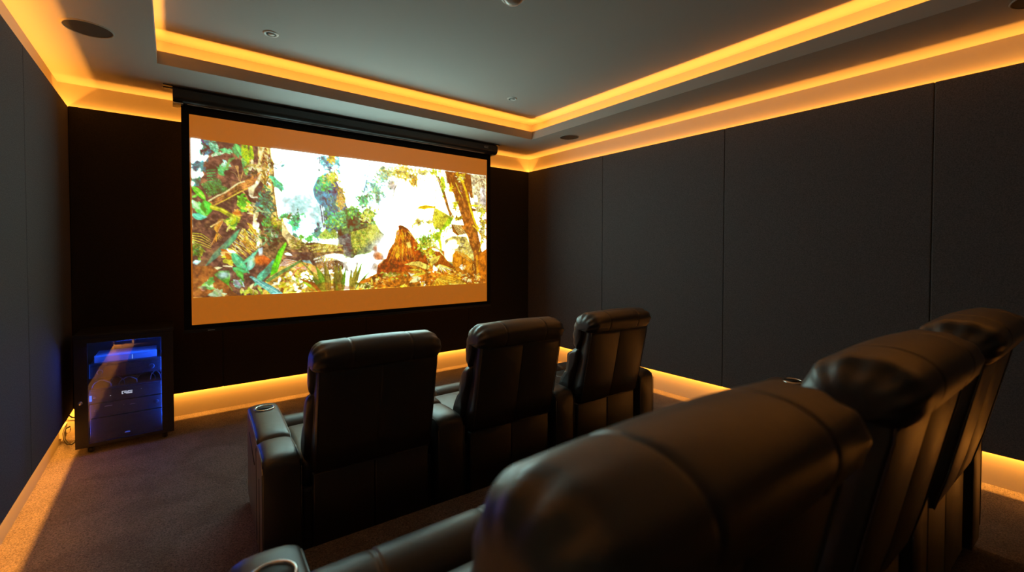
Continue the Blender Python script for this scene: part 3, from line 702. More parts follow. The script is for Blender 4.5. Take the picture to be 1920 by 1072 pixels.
    poly('B', [(765, 775), (800, 768), (900, 820), (1010, 880), (1010, 965), (880, 880)], (104, 182, 166)); stroke('B', [(780, 780), (900, 850), (1010, 925)], 6, (180, 225, 210))
    def palm(s, bx, by, tips, c):
        for i, (tx, ty, w) in enumerate(tips): blade(s, (bx+(tx-bx)*0.12, by), (tx, ty), w, c if i % 2 else (126, 110, 30), 0.06*(1 if tx < bx else -1), (90, 80, 20))
    palm('D', 830, 1010, [(590, 700, 70), (660, 650, 80), (770, 600, 76), (600, 780, 60)], (96, 128, 24))
    palm('D', 930, 1030, [(930, 620, 76), (985, 640, 70)], (90, 140, 24))
    palm('F', 60, 1060, [(20, 640, 70), (120, 690, 60), (-60, 640, 70)], (84, 120, 20)); palm('F', 190, 1060, [(300, 600, 56), (380, 560, 40), (350, 680, 50), (475, 735, 46), (200, 700, 50)], (80, 110, 20))
    poly('D', [(600, 900), (760, 850), (1000, 880), (1200, 930), (1200, 1010), (600, 1010)], (170, 92, 24), 0.45)
    # --- right half: ground, stump, leaves
    poly('H', [(-160, 600), (120, 440), (330, 330), (520, 420), (560, 560), (760, 640), (900, 500), (1180, 480), (1180, 1000), (-200, 1010)], (182, 100, 18), tex=0.35)
    leaves('H', 300, 520, 240, 160, 160, 64, [(230, 190, 50), (200, 130, 20), (245, 225, 120), (140, 80, 14), (190, 190, 40)], ang=0.3)
    leaves('H', 700, 780, 320, 120, 150, 64, [(225, 160, 40), (190, 110, 16), (150, 80, 12), (245, 210, 110)], ang=0.2)
    leaves('G', 1060, 560, 90, 330, 220, 50, [(225, 200, 60), (190, 150, 50), (245, 230, 170), (140, 100, 40)])
    leaves('G', 480, 1000, 160, 130, 150, 56, [(200, 210, 50), (230, 210, 70), (160, 180, 40), (245, 235, 150)])
    poly('F', [(300, 900), (590, 760), (800, 720), (1149, 560), (1149, 1100), (300, 1100)], (176, 98, 18), tex=0.35)
    leaves('F', 400, 960, 120, 70, 60, 70, [(250, 235, 150), (120, 110, 30), (225, 190, 60), (90, 80, 20)], ang=-0.6)
    poly('F', [(875, 95), (905, 84), (945, 95), (1015, 135), (1080, 220), (1149, 320), (1260, 480), (1330, 700), (1149, 740), (860, 760), (600, 830), (560, 770), (585, 640), (650, 590), (700, 560), (740, 440), (790, 370), (880, 280), (905, 210), (880, 150)], (152, 66, 10), tex=0.35)
    for k in range(150):
        t = rng.rand(); sx = 900+rng.randn()*30+t*60; x1 = 640+rng.rand()*560; y0 = 140+t*250; y1 = y0+120+rng.rand()*170
        xa = sx+(x1-sx)*(y0-100)/700; xb = sx+(x1-sx)*(y1-100)/700
        if y1 < 790: stroke('F', [(xa, y0), ((xa+xb)/2+rng.randn()*8, (y0+y1)/2), (xb, y1)], 11, jit((236, 150, 20) if k % 3 else ((205, 80, 10) if k % 2 else (110, 45, 8)), 18), 0.9, 4)
    poly('F', [(870, 420), (890, 390), (895, 520), (860, 570), (830, 540)], (232, 170, 30)); poly('F', [(990, 340), (1050, 325), (1070, 400), (1020, 420)], (245, 205, 90)); stroke('F', [(1010, 170), (1080, 240), (1149, 330)], 12, (250, 190, 80))
    stroke('F', [(600, 660), (655, 590), (670, 570)], 14, (230, 180, 110)); leaves('F', 770, 800, 140, 40, 60, 60, [(205, 195, 60), (170, 150, 40), (235, 215, 110)], ang=-0.1); leaves('F', 640, 880, 140, 50, 50, 60, [(225, 140, 30), (190, 110, 20), (240, 190, 90)], ang=0.2)
    leaves('F', 955, 960, 44, 30, 14, 60, [(250, 220, 70), (235, 200, 40)])
    # right tree
    poly('G', [(380, 240), (430, 260), (520, 480), (600, 760), (680, 900), (600, 880), (540, 720), (480, 520)], (160, 100, 34), tex=0.3)
    leaves('G', 490, 370, 50, 130, 90, 54, [(205, 220, 20), (170, 205, 30), (240, 230, 60)], ang=1.4); leaves('G', 360, 190, 80, 50, 50, 60, [(205, 200, 20), (240, 225, 90), (160, 180, 30)])
    stroke('G', [(395, 250), (440, 340), (470, 430)], 12, (245, 220, 150))
    poly('G', [(515, 170), (860, 205), (870, 330), (890, 470), (930, 660), (985, 880), (1035, 1090), (1100, 1400), (1180, 1700), (1180, 2000), (1000, 2000), (980, 1500), (880, 1200), (800, 950), (730, 700), (640, 480), (560, 330)], (158, 88, 22), tex=0.35)
    for k in range(70):
        t = rng.rand(); x = 600+t*330+rng.randn()*50; y = 250+t*780
        stroke('G', [(x, y), (x+24, y+110)], 9, jit((120, 64, 14) if k % 2 else (205, 130, 30), 14), 0.7, 3)
    stroke('G', [(700, 200), (780, 300), (850, 470), (890, 640), (940, 800), (1010, 1000), (1060, 1072)], 46, (240, 188, 20), 0.95); leaves('G', 790, 280, 70, 80, 90, 50, [(250, 215, 40), (240, 230, 150), (225, 180, 20)]); leaves('G', 770, 420, 40, 60, 40, 46, [(180, 120, 40), (120, 80, 40)])
    stroke('G', [(690, 350), (740, 470), (800, 580)], 16, (245, 205, 50)); stroke('G', [(530, 200), (560, 400), (600, 560), (650, 700)], 16, (250, 235, 180)); leaves('G', 610, 440, 26, 80, 50, 50, [(240, 180, 20), (225, 150, 10)])
    leaves('G', 680, 700, 50, 120, 70, 46, [(240, 205, 40), (215, 170, 20), (190, 200, 30)]); stroke('G', [(610, 600), (680, 760), (700, 860)], 9, (250, 225, 130)); stroke('G', [(690, 640), (750, 820)], 9, (245, 210, 60))
    poly('G', [(835, 205), (925, 225), (945, 420), (1000, 560), (940, 600), (880, 450)], (140, 78, 20), tex=0.3)
    stroke('G', [(385, 290), (380, 500), (358, 740), (320, 960), (300, 1090), (305, 1300)], 17, (176, 118, 52)); 
    # right edge rocks and vines
    poly('G', [(925, 225), (1172, 250), (1172, 800), (1120, 860), (1020, 800), (960, 560)], (222, 196, 140), tex=0.45)
    for k in range(60):
        x, y = 940+rng.rand()*220, 240+rng.rand()*500
        stroke('G', [(x, y), (x+rng.randn()*26, y+36)], 7, jit((130, 84, 40) if k % 2 else (255, 240, 205), 18), 0.85)
    stroke('G', [(1000, 360), (1060, 310), (1130, 300), (1168, 350)], 12, (120, 90, 40)); stroke('G', [(1090, 380), (1110, 350), (1140, 370), (1120, 405), (1095, 385)], 12, (130, 100, 50)); poly('G', [(1080, 420), (1160, 440), (1165, 690), (1080, 680)], (222, 205, 188), tex=0.25)
    poly('G', [(985, 540), (1030, 560), (1035, 650), (990, 640)], (252, 240, 220)); blade('G', (930, 700), (1060, 710), 50, (225, 215, 30)); leaves('G', 1080, 800, 60, 70, 50, 60, [(215, 215, 30), (180, 180, 30), (240, 225, 100)]); leaves('G', 1050, 850, 40, 50, 20, 60, [(255, 245, 220)])
    poly('G', [(930, 730), (1010, 760), (1000, 800), (950, 790)], (100, 60, 20)); leaves('G', 1110, 960, 60, 100, 70, 60, [(150, 120, 30), (225, 200, 60), (190, 160, 60), (110, 70, 20)])
    leaves('H', 1120, 150, 60, 170, 120, 60, [(120, 80, 20), (200, 170, 50), (150, 110, 30), (235, 210, 120)]); stroke('H', [(960, 20), (1040, 90), (1100, 190), (1090, 330), (1060, 430)], 26, (228, 178, 30))
    poly('H', [(1010, 480), (1090, 440), (1172, 380), (1180, 900), (1040, 880)], (192, 102, 14), tex=0.15); poly('H', [(1010, 470), (1040, 480), (1060, 880), (1020, 860)], (232, 150, 20), 0.8)
    # banana leaf and ferns
    poly('G', [(75, 750), (130, 705), (220, 690), (380, 715), (370, 745), (240, 750), (200, 770), (150, 755)], (232, 180, 20)); stroke('G', [(90, 745), (200, 700), (380, 722)], 7, (150, 110, 20))
    poly('G', [(370, 740), (480, 790), (600, 860), (640, 900), (560, 1000), (470, 1100), (330, 1010), (340, 860)], (220, 205, 50), tex=0.3)
    for k in range(9): stroke('G', [(400+22*k, 770+12*k), (330+24*k, 900+18*k)], 6, (180, 160, 30))
    poly('G', [(600, 870), (660, 900), (600, 1000), (480, 1090), (440, 1250), (400, 1150), (520, 980)], (176, 212, 30), tex=0.2); stroke('G', [(390, 745), (500, 810), (610, 870), (700, 900), (830, 1040)], 12, (245, 225, 110))
    stroke('G', [(610, 880), (640, 840), (720, 870)], 16, (250, 240, 170)); leaves('G', 740, 900, 50, 40, 30, 60, [(235, 215, 40), (130, 90, 20)])
    for a in range(7): blade('G', (270, 990), (180+34*a, 880+14*abs(a-3)), 22, (200, 170, 50) if a % 2 else (230, 205, 90))
    leaves('H', 200, 230, 90, 50, 90, 60, [(150, 215, 60), (190, 220, 60), (120, 190, 60)]); leaves('H', 380, 190, 90, 80, 110, 60, [(190, 215, 30), (225, 220, 60), (140, 180, 30)]); leaves('H', 270, 300, 60, 70, 50, 60, [(150, 160, 30), (225, 205, 80)])
    poly('H', [(620, 0), (860, 20), (880, 140), (720, 180), (640, 120)], (150, 86, 20), tex=0.3)
    for k in range(6): stroke('H', [(640+20*k, -10), (700+24*k, 100), (770+20*k, 180)], 9, (245, 215, 120)); 
    stroke('H', [(680, 10), (780, 90), (860, 150), (900, 240)], 12, (245, 205, 110))
    blade('H', (440, 200), (480, 440), 60, (205, 200, 20), 0.1); blade('H', (300, 220), (520, 500), 56, (236, 225, 90), 0.1, (255, 250, 200)); blade('H', (310, 370), (440, 420), 50, (250, 245, 200), 0.1); leaves('H', 300, 430, 55, 40, 40, 60, [(225, 215, 30), (190, 180, 20)])
    poly('H', [(520, 240), (640, 180), (860, 190), (960, 420), (980, 560), (880, 640), (640, 640), (520, 540)], (226, 196, 90), tex=0.45)
    poly('H', [(515, 430), (530, 330), (590, 260), (680, 240), (740, 330), (680, 400), (640, 470), (630, 580), (560, 560), (520, 500)], (255, 253, 246)); soft('H', 600, 380, 90, 130, (255, 255, 250), 0.7)
    poly('H', [(635, 470), (700, 410), (820, 430), (960, 570), (940, 760), (700, 720), (640, 620)], (204, 122, 18), tex=0.2)
    for a, b in (((600, 400), (960, 440)), ((640, 380), (960, 520)), ((700, 300), (900, 380))): frond('H', a, b, -0.12, 18, 40, (236, 205, 90), (250, 240, 190), w=3)
    for k in range(7): stroke('H', [(720, 380+10*k), (820, 380+22*k), (930, 430+26*k)], 8, jit((220, 180, 60), 16))
    poly('H', [(360, 410), (430, 420), (520, 520), (670, 690), (560, 720), (420, 640)], (160, 78, 12)); poly('H', [(270, 560), (330, 510), (455, 480), (400, 580), (300, 640)], (240, 205, 70)); stroke('H', [(280, 610), (455, 485)], 6, (170, 120, 20))
    poly('H', [(-120, 620), (0, 580), (120, 570), (280, 640), (250, 700), (200, 690), (60, 640)], (238, 205, 80), tex=0.25); poly('H', [(-60, 740), (40, 760), (150, 840), (60, 830), (0, 820)], (250, 235, 190))
    for k in range(4): blade('H', (220, 760), (-60+10*k, 640+60*k), 54, (236, 190, 40) if k % 2 else (190, 120, 20), 0.12, (120, 70, 10))
    blade('H', (150, 830), (-40, 900), 90, (250, 225, 130), 0.1); leaves('H', 180, 910, 60, 40, 20, 60, [(255, 240, 190), (235, 180, 40)])
    for k in range(9): blade('H', (440, 620), (350+40*k, 760-14*abs(k-4)), 30, (250, 236, 170) if k % 2 else (235, 200, 60), 0.05)
    leaves('H', 380, 690, 40, 40, 12, 70, [(255, 245, 235)])
    poly('H', [(300, 950), (400, 830), (480, 780), (620, 780), (760, 820), (870, 935), (600, 945)], (196, 130, 20), tex=0.25)
    for k in range(12): stroke('H', [(395, 840), (300+48*k, 950-4*k)], 12, (245, 205, 60) if k % 2 else (205, 140, 20), 1, 8)
    for k in range(6): stroke('H', [(430, 820+6*k), (600, 790+20*k), (860, 925)], 7, (238, 190, 50) if k % 2 else (150, 88, 14))
    stroke('H', [(580, 925), (860, 932)], 14, (246, 215, 90)); leaves('H', 790, 680, 70, 40, 14, 70, [(250, 235, 190), (225, 190, 90)]); leaves('H', 900, 860, 60, 40, 12, 60, [(245, 215, 140)]); leaves('H', 1035, 830, 40, 70, 24, 60, [(245, 210, 110), (230, 170, 50)])
    stroke('H', [(870, 730), (940, 620)], 9, (240, 180, 70)); stroke('H', [(970, 620), (985, 720)], 9, (245, 200, 90))
    # more golden canopy and undergrowth
    leaves('E', 1050, 230, 170, 70, 130, 44, [(245, 205, 60), (225, 190, 60), (250, 230, 140)], alpha=0.9)
    leaves('G', 90, 960, 90, 60, 40, 60, [(215, 190, 60), (240, 220, 110)], ang=-0.9)
    leaves('H', 180, 330, 110, 90, 120, 54, [(150, 190, 40), (205, 205, 50), (225, 190, 60), (110, 140, 30)])
    leaves('D', 420, 60, 90, 90, 60, 46, [(50, 160, 100), (90, 200, 120), (40, 130, 90)])
    # fine leaf-scale contrast everywhere except the bright mist
    mk = np.clip((0.93-I.min(2))/0.3, 0, 1)
    n3 = vnoise((PH, PW), 90, 9, 2); n4 = vnoise((PH, PW), 34, 21, 3)
    k = 1+mk*((n3-0.5)*0.5+(n4-0.5)*0.5)
    I[:] = np.clip(I*k[..., None]*1.06+0.025, 0, 1)
    yel = np.clip((n4-0.56)*6, 0, 1)*mk*np.clip(0.9-np.abs(u-0.5)*0, 0, 1)*0.16
    blend(yel, (240, 205, 70)); blend(np.clip((0.42-n4)*7, 0, 1)*mk*0.22, (96, 62, 34))
    floor = np.array([112, 72, 50])/255*(1-u[..., None])+np.array([165, 88, 14])/255*u[..., None]  # amber room light painted into the darkest tones of the picture
    I[:] = np.clip(np.maximum(I, floor*(0.8+0.2*(1-v[..., None]))), 0, 1)
    return I

def picture():
    I = paint()
    # average 2x2 down
    S = (I[0::2, 0::2]+I[1::2, 0::2]+I[0::2, 1::2]+I[1::2, 1::2])/4
    h, w = S.shape[:2]
    lin = np.where(S <= 0.04045, S/12.92, ((S+0.055)/1.055)**2.4)
    hi = np.clip((lin.min(2)-0.80)/0.16, 0, 1)
    for _ in range(3): hi = (hi+np.roll(hi, 1, 0)+np.roll(hi, -1, 0)+np.roll(hi, 1, 1)+np.roll(hi, -1, 1))/5     # the blown-out sky of the projected picture
    lin = lin*(1+hi[..., None]*np.array([5.8, 10.8, 10.8]))
    xs = np.linspace(PX0, PX1, w); zs = np.linspace(PZ1, PZ0, h)
    X, Z = np.meshgrid(xs, zs)
    co = np.zeros((h*w, 3), np.float32); co[:, 0] = X.ravel(); co[:, 2] = Z.ravel()
    idx = np.arange(h*w).reshape(h, w)
    quads = np.stack([idx[:-1, :-1], idx[1:, :-1], idx[1:, 1:], idx[:-1, 1:]], -1).reshape(-1, 4)
    me = bpy.data.meshes.new('projected_picture')
    me.vertices.add(h*w); me.vertices.foreach_set('co', co.ravel())
    n = len(quads); me.loops.add(n*4); me.loops.foreach_set('vertex_index', quads.ravel().astype(np.int32))
    me.polygons.add(n); me.polygons.foreach_set('loop_start', (np.arange(n)*4).astype(np.int32)); me.polygons.foreach_set('loop_total', np.full(n, 4, np.int32))
    me.update(); me.validate()
    ca = me.color_attributes.new('picture', 'FLOAT_COLOR', 'POINT')
    rgba = np.ones((h*w, 4), np.float32); rgba[:, :3] = lin.reshape(-1, 3)
    ca.data.foreach_set('color', rgba.ravel())
    m = bpy.data.materials.new('projected_light'); m.use_nodes = True
    nt = m.node_tree; b = nt.nodes['Principled BSDF']
    b.inputs['Base Color'].default_value = (0.0, 0.0, 0.0, 1); b.inputs['Roughness'].default_value = 1; b.inputs['Specular IOR Level'].default_value = 0
    a = nt.nodes.new('ShaderNodeVertexColor'); a.layer_name = 'picture'
    nt.links.new(a.outputs[0], b.inputs['Emission Color']); b.inputs['Emission Strength'].default_value = PIC_STRENGTH
    me.materials.append(m)
    o = bpy.data.objects.new('projected_picture', me); COL.objects.link(o)
    o.parent = SCREEN; o.location = (-1.5, -0.0035, -0.76)
    return o
PX0, PX1, PZ0, PZ1 = 0.122, 2.910, 1.030, 2.284
PIC_STRENGTH = 1.0
picture()

# ------------------------------------------------------------------ equipment rack
RY = 4.150
def rack():
    x0, x1, z0, z1, yb = -0.541, -0.008, 0.050, 0.825, 4.560
    cx = (x0+x1)/2
    s = empty('equipment_rack', (cx, RY, 0), 0, 'black equipment rack on castors with a smoked glass door and blue light inside', 'rack')
    def part(name, lst, m, bev=0.0, parent=None):
        o = boxes(name, [(a-cx, b-cx, c-RY, d-RY, e, f) for a, b, c, d, e, f in lst], m, s, bev)
        if parent: o.parent = parent
        return o
    part('top_panel', [(x0-0.004, x1+0.004, RY-0.006, yb, z1-0.022, z1)], M_BLACKMETAL, 0.003)
    part('bottom_panel', [(x0, x1, RY, yb, z0, z0+0.016)], M_BLACKMETAL, 0.002)
    part('side_panel', [(x0, x0+0.016, RY+0.02, yb, z0+0.016, z1-0.022)], M_BLACKMETAL)
    part('side_panel', [(x1-0.016, x1, RY+0.02, yb, z0+0.016, z1-0.022)], M_BLACKMETAL)
    part('back_panel', [(x0+0.016, x1-0.016, yb-0.01, yb, z0+0.016, z1-0.022)], M_BLACKMETAL)
    part('rail', [(x0+0.040, x0+0.060, RY+0.045, RY+0.060, z0+0.016, z1-0.022)], M_BLACKMETAL)
    part('rail', [(x1-0.060, x1-0.040, RY+0.045, RY+0.060, z0+0.016, z1-0.022)], M_BLACKMETAL)
    gx0, gx1, gz0, gz1 = -0.474, -0.076, 0.072, 0.768
    d = part('door', [(x0, gx0, RY, RY+0.018, z0+0.016, z1-0.024), (gx1, x1, RY, RY+0.018, z0+0.016, z1-0.024),
                      (gx0, gx1, RY, RY+0.018, z0+0.016, gz0), (gx0, gx1, RY, RY+0.018, gz1, z1-0.024)], M_BLACKMETAL)
    part('glass_pane', [(gx0, gx1, RY+0.007, RY+0.010, gz0, gz1)], M_GLASS, parent=d)
    # lock
    bm = bmesh.new(); lathe(bm, [(0.013, 0), (0.013, 0.004), (0.009, 0.006), (0.002, 0.006)], n=20)
    k = link('lock', bm, M_CHROME, d, True); k.location = (-0.512-cx, 0, 0.362); k.rotation_euler = (math.pi/2, 0, 0)
    # castors
    for cxx, cyy in ((x0+0.075, RY+0.045), (x1-0.055, RY+0.045), (x0+0.075, yb-0.06), (x1-0.055, yb-0.06)):
        bm = bmesh.new()
        box(bm, -0.024, 0.024, -0.022, 0.022, 0.044, 0.051)
        box(bm, -0.016, -0.012, -0.016, 0.020, 0.012, 0.046); box(bm, 0.012, 0.016, -0.016, 0.020, 0.012, 0.046)
        ca = link('castor', bm, M_BLACKMETAL, s); ca.location = (cxx-cx, cyy-RY, 0)
        bm = bmesh.new(); lathe(bm, [(0.006, -0.010), (0.019, -0.010), (0.021, -0.006), (0.021, 0.006), (0.019, 0.010), (0.006, 0.010)], n=24)
        wh = link('wheel', bm, M_BLACK, ca, True); wh.location = (0, 0.004, 0.021); wh.rotation_euler = (0, math.pi/2, 0)
    return s
rack()
RX0, RX1 = -0.478, -0.071
IY = RY+0.040
def unit(name, z0, z1, label, cat='audio unit', depth=0.30, x0=RX0+0.008, x1=RX1-0.008, m=M_EQUIP, y=IY):
    cx = (x0+x1)/2
    s = empty(name, (cx, y, z0), 0, label, cat, 'equipment inside the rack')
    boxes('case', [(x0+0.004-cx, x1-0.004-cx, 0.008, depth, 0.0, z1-z0)], m, s, 0.002)
    boxes('front_plate', [(x0-cx, x1-cx, 0, 0.008, 0.0, z1-z0)], m, s, 0.002)
    return s, cx
def knob(s, x, z, r, m=M_CHROME, name='knob', l=0.008, y0=0.0):
    bm = bmesh.new(); lathe(bm, [(r, 0), (r, l), (r*0.7, l+0.001), (0.0005, l+0.001)], n=20)
    k = link(name, bm, m, s, True); k.location = (x, y0, z); k.rotation_euler = (math.pi/2, 0, 0)
    return k
def slab(s, name, x0, x1, z0, z1, m, y0=-0.0015, y1=0.0):
    return boxes(name, [(x0, x1, y0, y1, z0, z1)], m, s)
# shelf with flat bright device at the top
sh, c = unit('rack_shelf', 0.596, 0.612, 'thin metal shelf near the top of the rack, lit blue', 'shelf', 0.30)
sb, c = unit('media_box', 0.6125, 0.664, 'slim silver box on the top shelf of the rack, glowing blue', 'media player', 0.20, -0.446, -0.104, mat('silver_case', (0.30, 0.32, 0.36), 0.35), IY+0.03)
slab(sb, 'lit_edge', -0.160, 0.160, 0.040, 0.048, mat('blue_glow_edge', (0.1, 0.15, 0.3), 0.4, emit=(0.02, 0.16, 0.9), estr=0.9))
slab(sb, 'indicator', 0.030, 0.034, 0.004, 0.034, mat('pale_blue_lamp', (0.1, 0.1, 0.1), 0.4, emit=(0.35, 0.6, 1.0), estr=1.5))
ua, c = unit('surround_receiver', 0.512, 0.594, 'plain black receiver below the blue-lit shelf', depth=0.30)
knob(ua, -0.14, 0.04, 0.017, M_EQUIP); knob(ua, 0.14, 0.04, 0.017, M_EQUIP)
slab(ua, 'display', -0.075, 0.075, 0.030, 0.052, M_DARKHOLE)
# open bay with looping cables
shb, c = unit('rack_shelf', 0.426, 0.434, 'thin metal shelf in the middle of the rack, under looping cables', 'shelf', 0.30)
for i, (xa, h, w) in enumerate(((-0.41, 0.05, 0.05), (-0.33, 0.062, 0.04), (-0.27, 0.045, 0.05), (-0.17, 0.066, 0.055), (-0.115, 0.06, 0.03))):
    bm = bmesh.new()
    pts = [(w*math.cos(math.pi*t/12), 0.012*math.sin(t*1.3), h*math.sin(math.pi*t/12)) for t in range(13)]
    tube(bm, pts, 0.0032, 6)
    o = link('cable', bm, M_CABLE if i % 2 else mat('grey_cable', (0.22, 0.22, 0.24), 0.5), None, True, (xa, IY+0.03+0.012*i, 0.4365))
    tag(o, ('arched cable at the left end of the cable bay in the rack', 'second arched cable from the left in the rack cable bay', 'middle arched cable in the rack cable bay',
            'tall arched cable right of centre in the rack cable bay', 'arched cable at the right end of the rack cable bay')[i], 'cable', 'cables looping in the rack')
ub, c = unit('disc_player', 0.338, 0.424, 'black rack unit with a small bright white display', 'media player', 0.28)
slab(ub, 'display', -0.030, 0.034, 0.034, 0.060, M_BLACK)
dsp = [(-0.028, -0.023, 0.037, 0.058), (-0.028, 0.000, 0.054, 0.058), (-0.023, -0.018, 0.037, 0.041), (-0.015, 0.010, 0.044, 0.050), (0.004, 0.031, 0.052, 0.057), (-0.006, 0.030, 0.037, 0.042), (0.014, 0.030, 0.045, 0.048)]
for a in dsp: slab(ub, 'display_segment', *a, M_LITWHITE, -0.0024, -0.0016)
slab(ub, 'indicator', -0.090, -0.085, 0.036, 0.041, M_LITWHITE)
slab(ub, 'indicator', 0.078, 0.081, 0.055, 0.058, M_LITWHITE)
slab(ub, 'button', -0.178, -0.165, 0.036, 0.038, M_LOGO); slab(ub, 'button', -0.176, -0.172, 0.044, 0.047, M_LOGO)
slab(ub, 'vent_lamp', -0.197, -0.184, 0.016, 0.056, mat('cyan_lamp', (0.05, 0.1, 0.2), 0.5, emit=(0.0, 0.28, 1.0), estr=1.2))
uc, c = unit('stereo_amplifier', 0.235, 0.330, 'plain black rack unit under the one with the white display', depth=0.30)
knob(uc, -0.165, 0.052, 0.008, M_EQUIP); knob(uc, 0.165, 0.052, 0.012, M_EQUIP)
slab(uc, 'button', -0.120, -0.080, 0.070, 0.073, M_LOGO); slab(uc, 'button', 0.015, 0.045, 0.058, 0.0595, M_LOGO); slab(uc, 'button', -0.020, -0.017, 0.060, 0.063, M_LOGO)
ud, c = unit('power_amplifier', 0.068, 0.228, 'large black amplifier at the bottom of the rack with a pale oval badge', depth=0.32)
bm = bmesh.new(); lathe(bm, [(0.016, 0), (0.016, 0.002), (0.001, 0.002)], n=28)
k = link('badge', bm, M_RED, ud, True); k.location = (0.0, 0, 0.028); k.rotation_euler = (math.pi/2, 0, 0); k.scale = (1, 0.42, 1)
def area(name, loc, direction, sx, sy, watt, color):
    d = bpy.data.lights.new(name, 'AREA'); d.shape = 'RECTANGLE'; d.size = sx; d.size_y = sy; d.energy = watt; d.color = color
    o = bpy.data.objects.new(name, d); COL.objects.link(o); o.location = loc
    o.rotation_euler = Vector(direction).to_track_quat('-Z', 'Y').to_euler()
    return o
BL = (0.015, 0.10, 1.0)
area('rack_blue_light', ((RX0+RX1)/2, IY-0.018, 0.775), (0, 0.35, -1), 0.36, 0.012, 1.9, BL)
area('rack_blue_light', (RX0-0.003, IY-0.012, 0.42), (1, 0.30, 0), 0.012, 0.62, 1.0, BL)
area('rack_blue_light', (RX1+0.003, IY-0.012, 0.42), (-1, 0.30, 0), 0.012, 0.62, 2.2, BL)
area('rack_blue_light', (RX1+0.010, IY-0.010, 0.46), (-1, -0.55, 0), 0.010, 0.50, 1.2, BL)

area('rack_blue_light', (-0.080, RY+0.013, 0.46), (-1, -0.85, 0), 0.008, 0.58, 3.6, BL)  # added strip in the door frame, aimed to spread blue on the left wall
area('rack_blue_light', ((RX0+RX1)/2, RY+0.013, 0.762), (0.1, -0.8, -1), 0.34, 0.008, 2.4, BL)  # added strip at the glass top, aimed to tint the carpet blue

# cables and socket between the rack and the left wall
sk = empty('wall_socket', (XL-GAP+0.02, 4.52, 0.09), 0, 'cream socket box on the left skirting behind the rack', 'socket')
boxes('socket_box', [(-0.02, 0.012, -0.05, 0.05, -0.045, 0.045)], M_PLASTER, sk, 0.004)
boxes('plug', [(0.012, 0.034, -0.02, 0.02, -0.018, 0.018)], M_CABLEW, sk, 0.004)
bm = bmesh.new(); tube(bm, [(-0.640, 4.46, 0.188), (-0.620, 4.42, 0.190), (-0.600, 4.40, 0.188), (-0.575, 4.395, 0.185), (-0.5495, 4.40, 0.184)], 0.006, 8)
tag(link('power_cable', bm, M_CABLEW, None, True), 'pale cable running level into the rack from the left skirting', 'cable', 'cables beside the rack')
bm = bmesh.new(); tube(bm, [(-0.610, 4.47, 0.125), (-0.626, 4.43, 0.128), (-0.630, 4.40, 0.105), (-0.622, 4.37, 0.065), (-0.605, 4.36, 0.035), (-0.585, 4.36, 0.028), (-0.566, 4.37, 0.045), (-0.5515, 4.39, 0.075)], 0.007, 8)
tag(link('power_cable', bm, M_CABLE, None, True), 'thick black cable looping on the carpet beside the rack', 'cable', 'cables beside the rack')
bm = bmesh.new(); tube(bm, [(-0.625, 4.44, 0.235), (-0.605, 4.42, 0.222), (-0.588, 4.41, 0.206), (-0.570, 4.41, 0.200), (-0.5485, 4.41, 0.203)], 0.004, 8)
tag(link('power_cable', bm, M_CABLE, None, True), 'thin black cable sagging above the pale one beside the rack', 'cable', 'cables beside the rack')

# ------------------------------------------------------------------ recliners
AW, SEAT_W, PITCH_X = 0.149, 0.650, 0.799     # arm width, seat width, distance between seats
def interp(x, xs, ys):
    return float(np.interp(x, xs, ys))

def arm_mesh():
    """arm: x -AW/2..AW/2, y 0..0.80"""
    bm = bmesh.new(); L = 0.793
    ys = [0.0, 0.004, 0.014, 0.030, 0.050, 0.08, 0.13, 0.19, 0.235, 0.252, 0.260, 0.268, 0.285, 0.33, 0.42, 0.52, 0.62, 0.70, 0.750, 0.775, 0.787, 0.791, 0.793]
    zt = [0.478, 0.492, 0.508, 0.518, 0.523, 0.526, 0.527, 0.526, 0.523, 0.517, 0.504, 0.519, 0.528, 0.533, 0.535, 0.535, 0.534, 0.534, 0.533, 0.530, 0.524, 0.517, 0.508]
    ins = [0.006, 0.003, 0.001] + [0]*(len(ys)-6) + [0.001, 0.003, 0.006]
    rings = []
    for y, z, i in zip(ys, zt, ins):
        w = AW/2-i; r = 0.022; crown = 0.006
        sec = [(-w, 0.05), (-w, 0.20), (-w, 0.35), (-w, z-r-0.02)]
        for a in (20, 45, 70): sec.append((-w+r-r*math.cos(math.radians(a)), z-r+r*math.sin(math.radians(a))-0.004))
        for t in (-0.7, -0.35, 0, 0.35, 0.7): sec.append((t*(w-r*0.6), z-0.002+crown*(1-t*t)))
        for a in (70, 45, 20): sec.append((w-r+r*math.cos(math.radians(a)), z-r+r*math.sin(math.radians(a))-0.004))
        sec += [(w, z-r-0.02), (w, 0.35), (w, 0.20), (w, 0.05)]
        rings.append([bm.verts.new((p[0], y, p[1])) for p in sec])
    for A, B in zip(rings, rings[1:]):
        for k in range(len(A)): bm.faces.new((A[k], A[(k+1) % len(A)], B[(k+1) % len(A)], B[k]))
    bm.faces.new(rings[0]); bm.faces.new(rings[-1][::-1])
    return bm

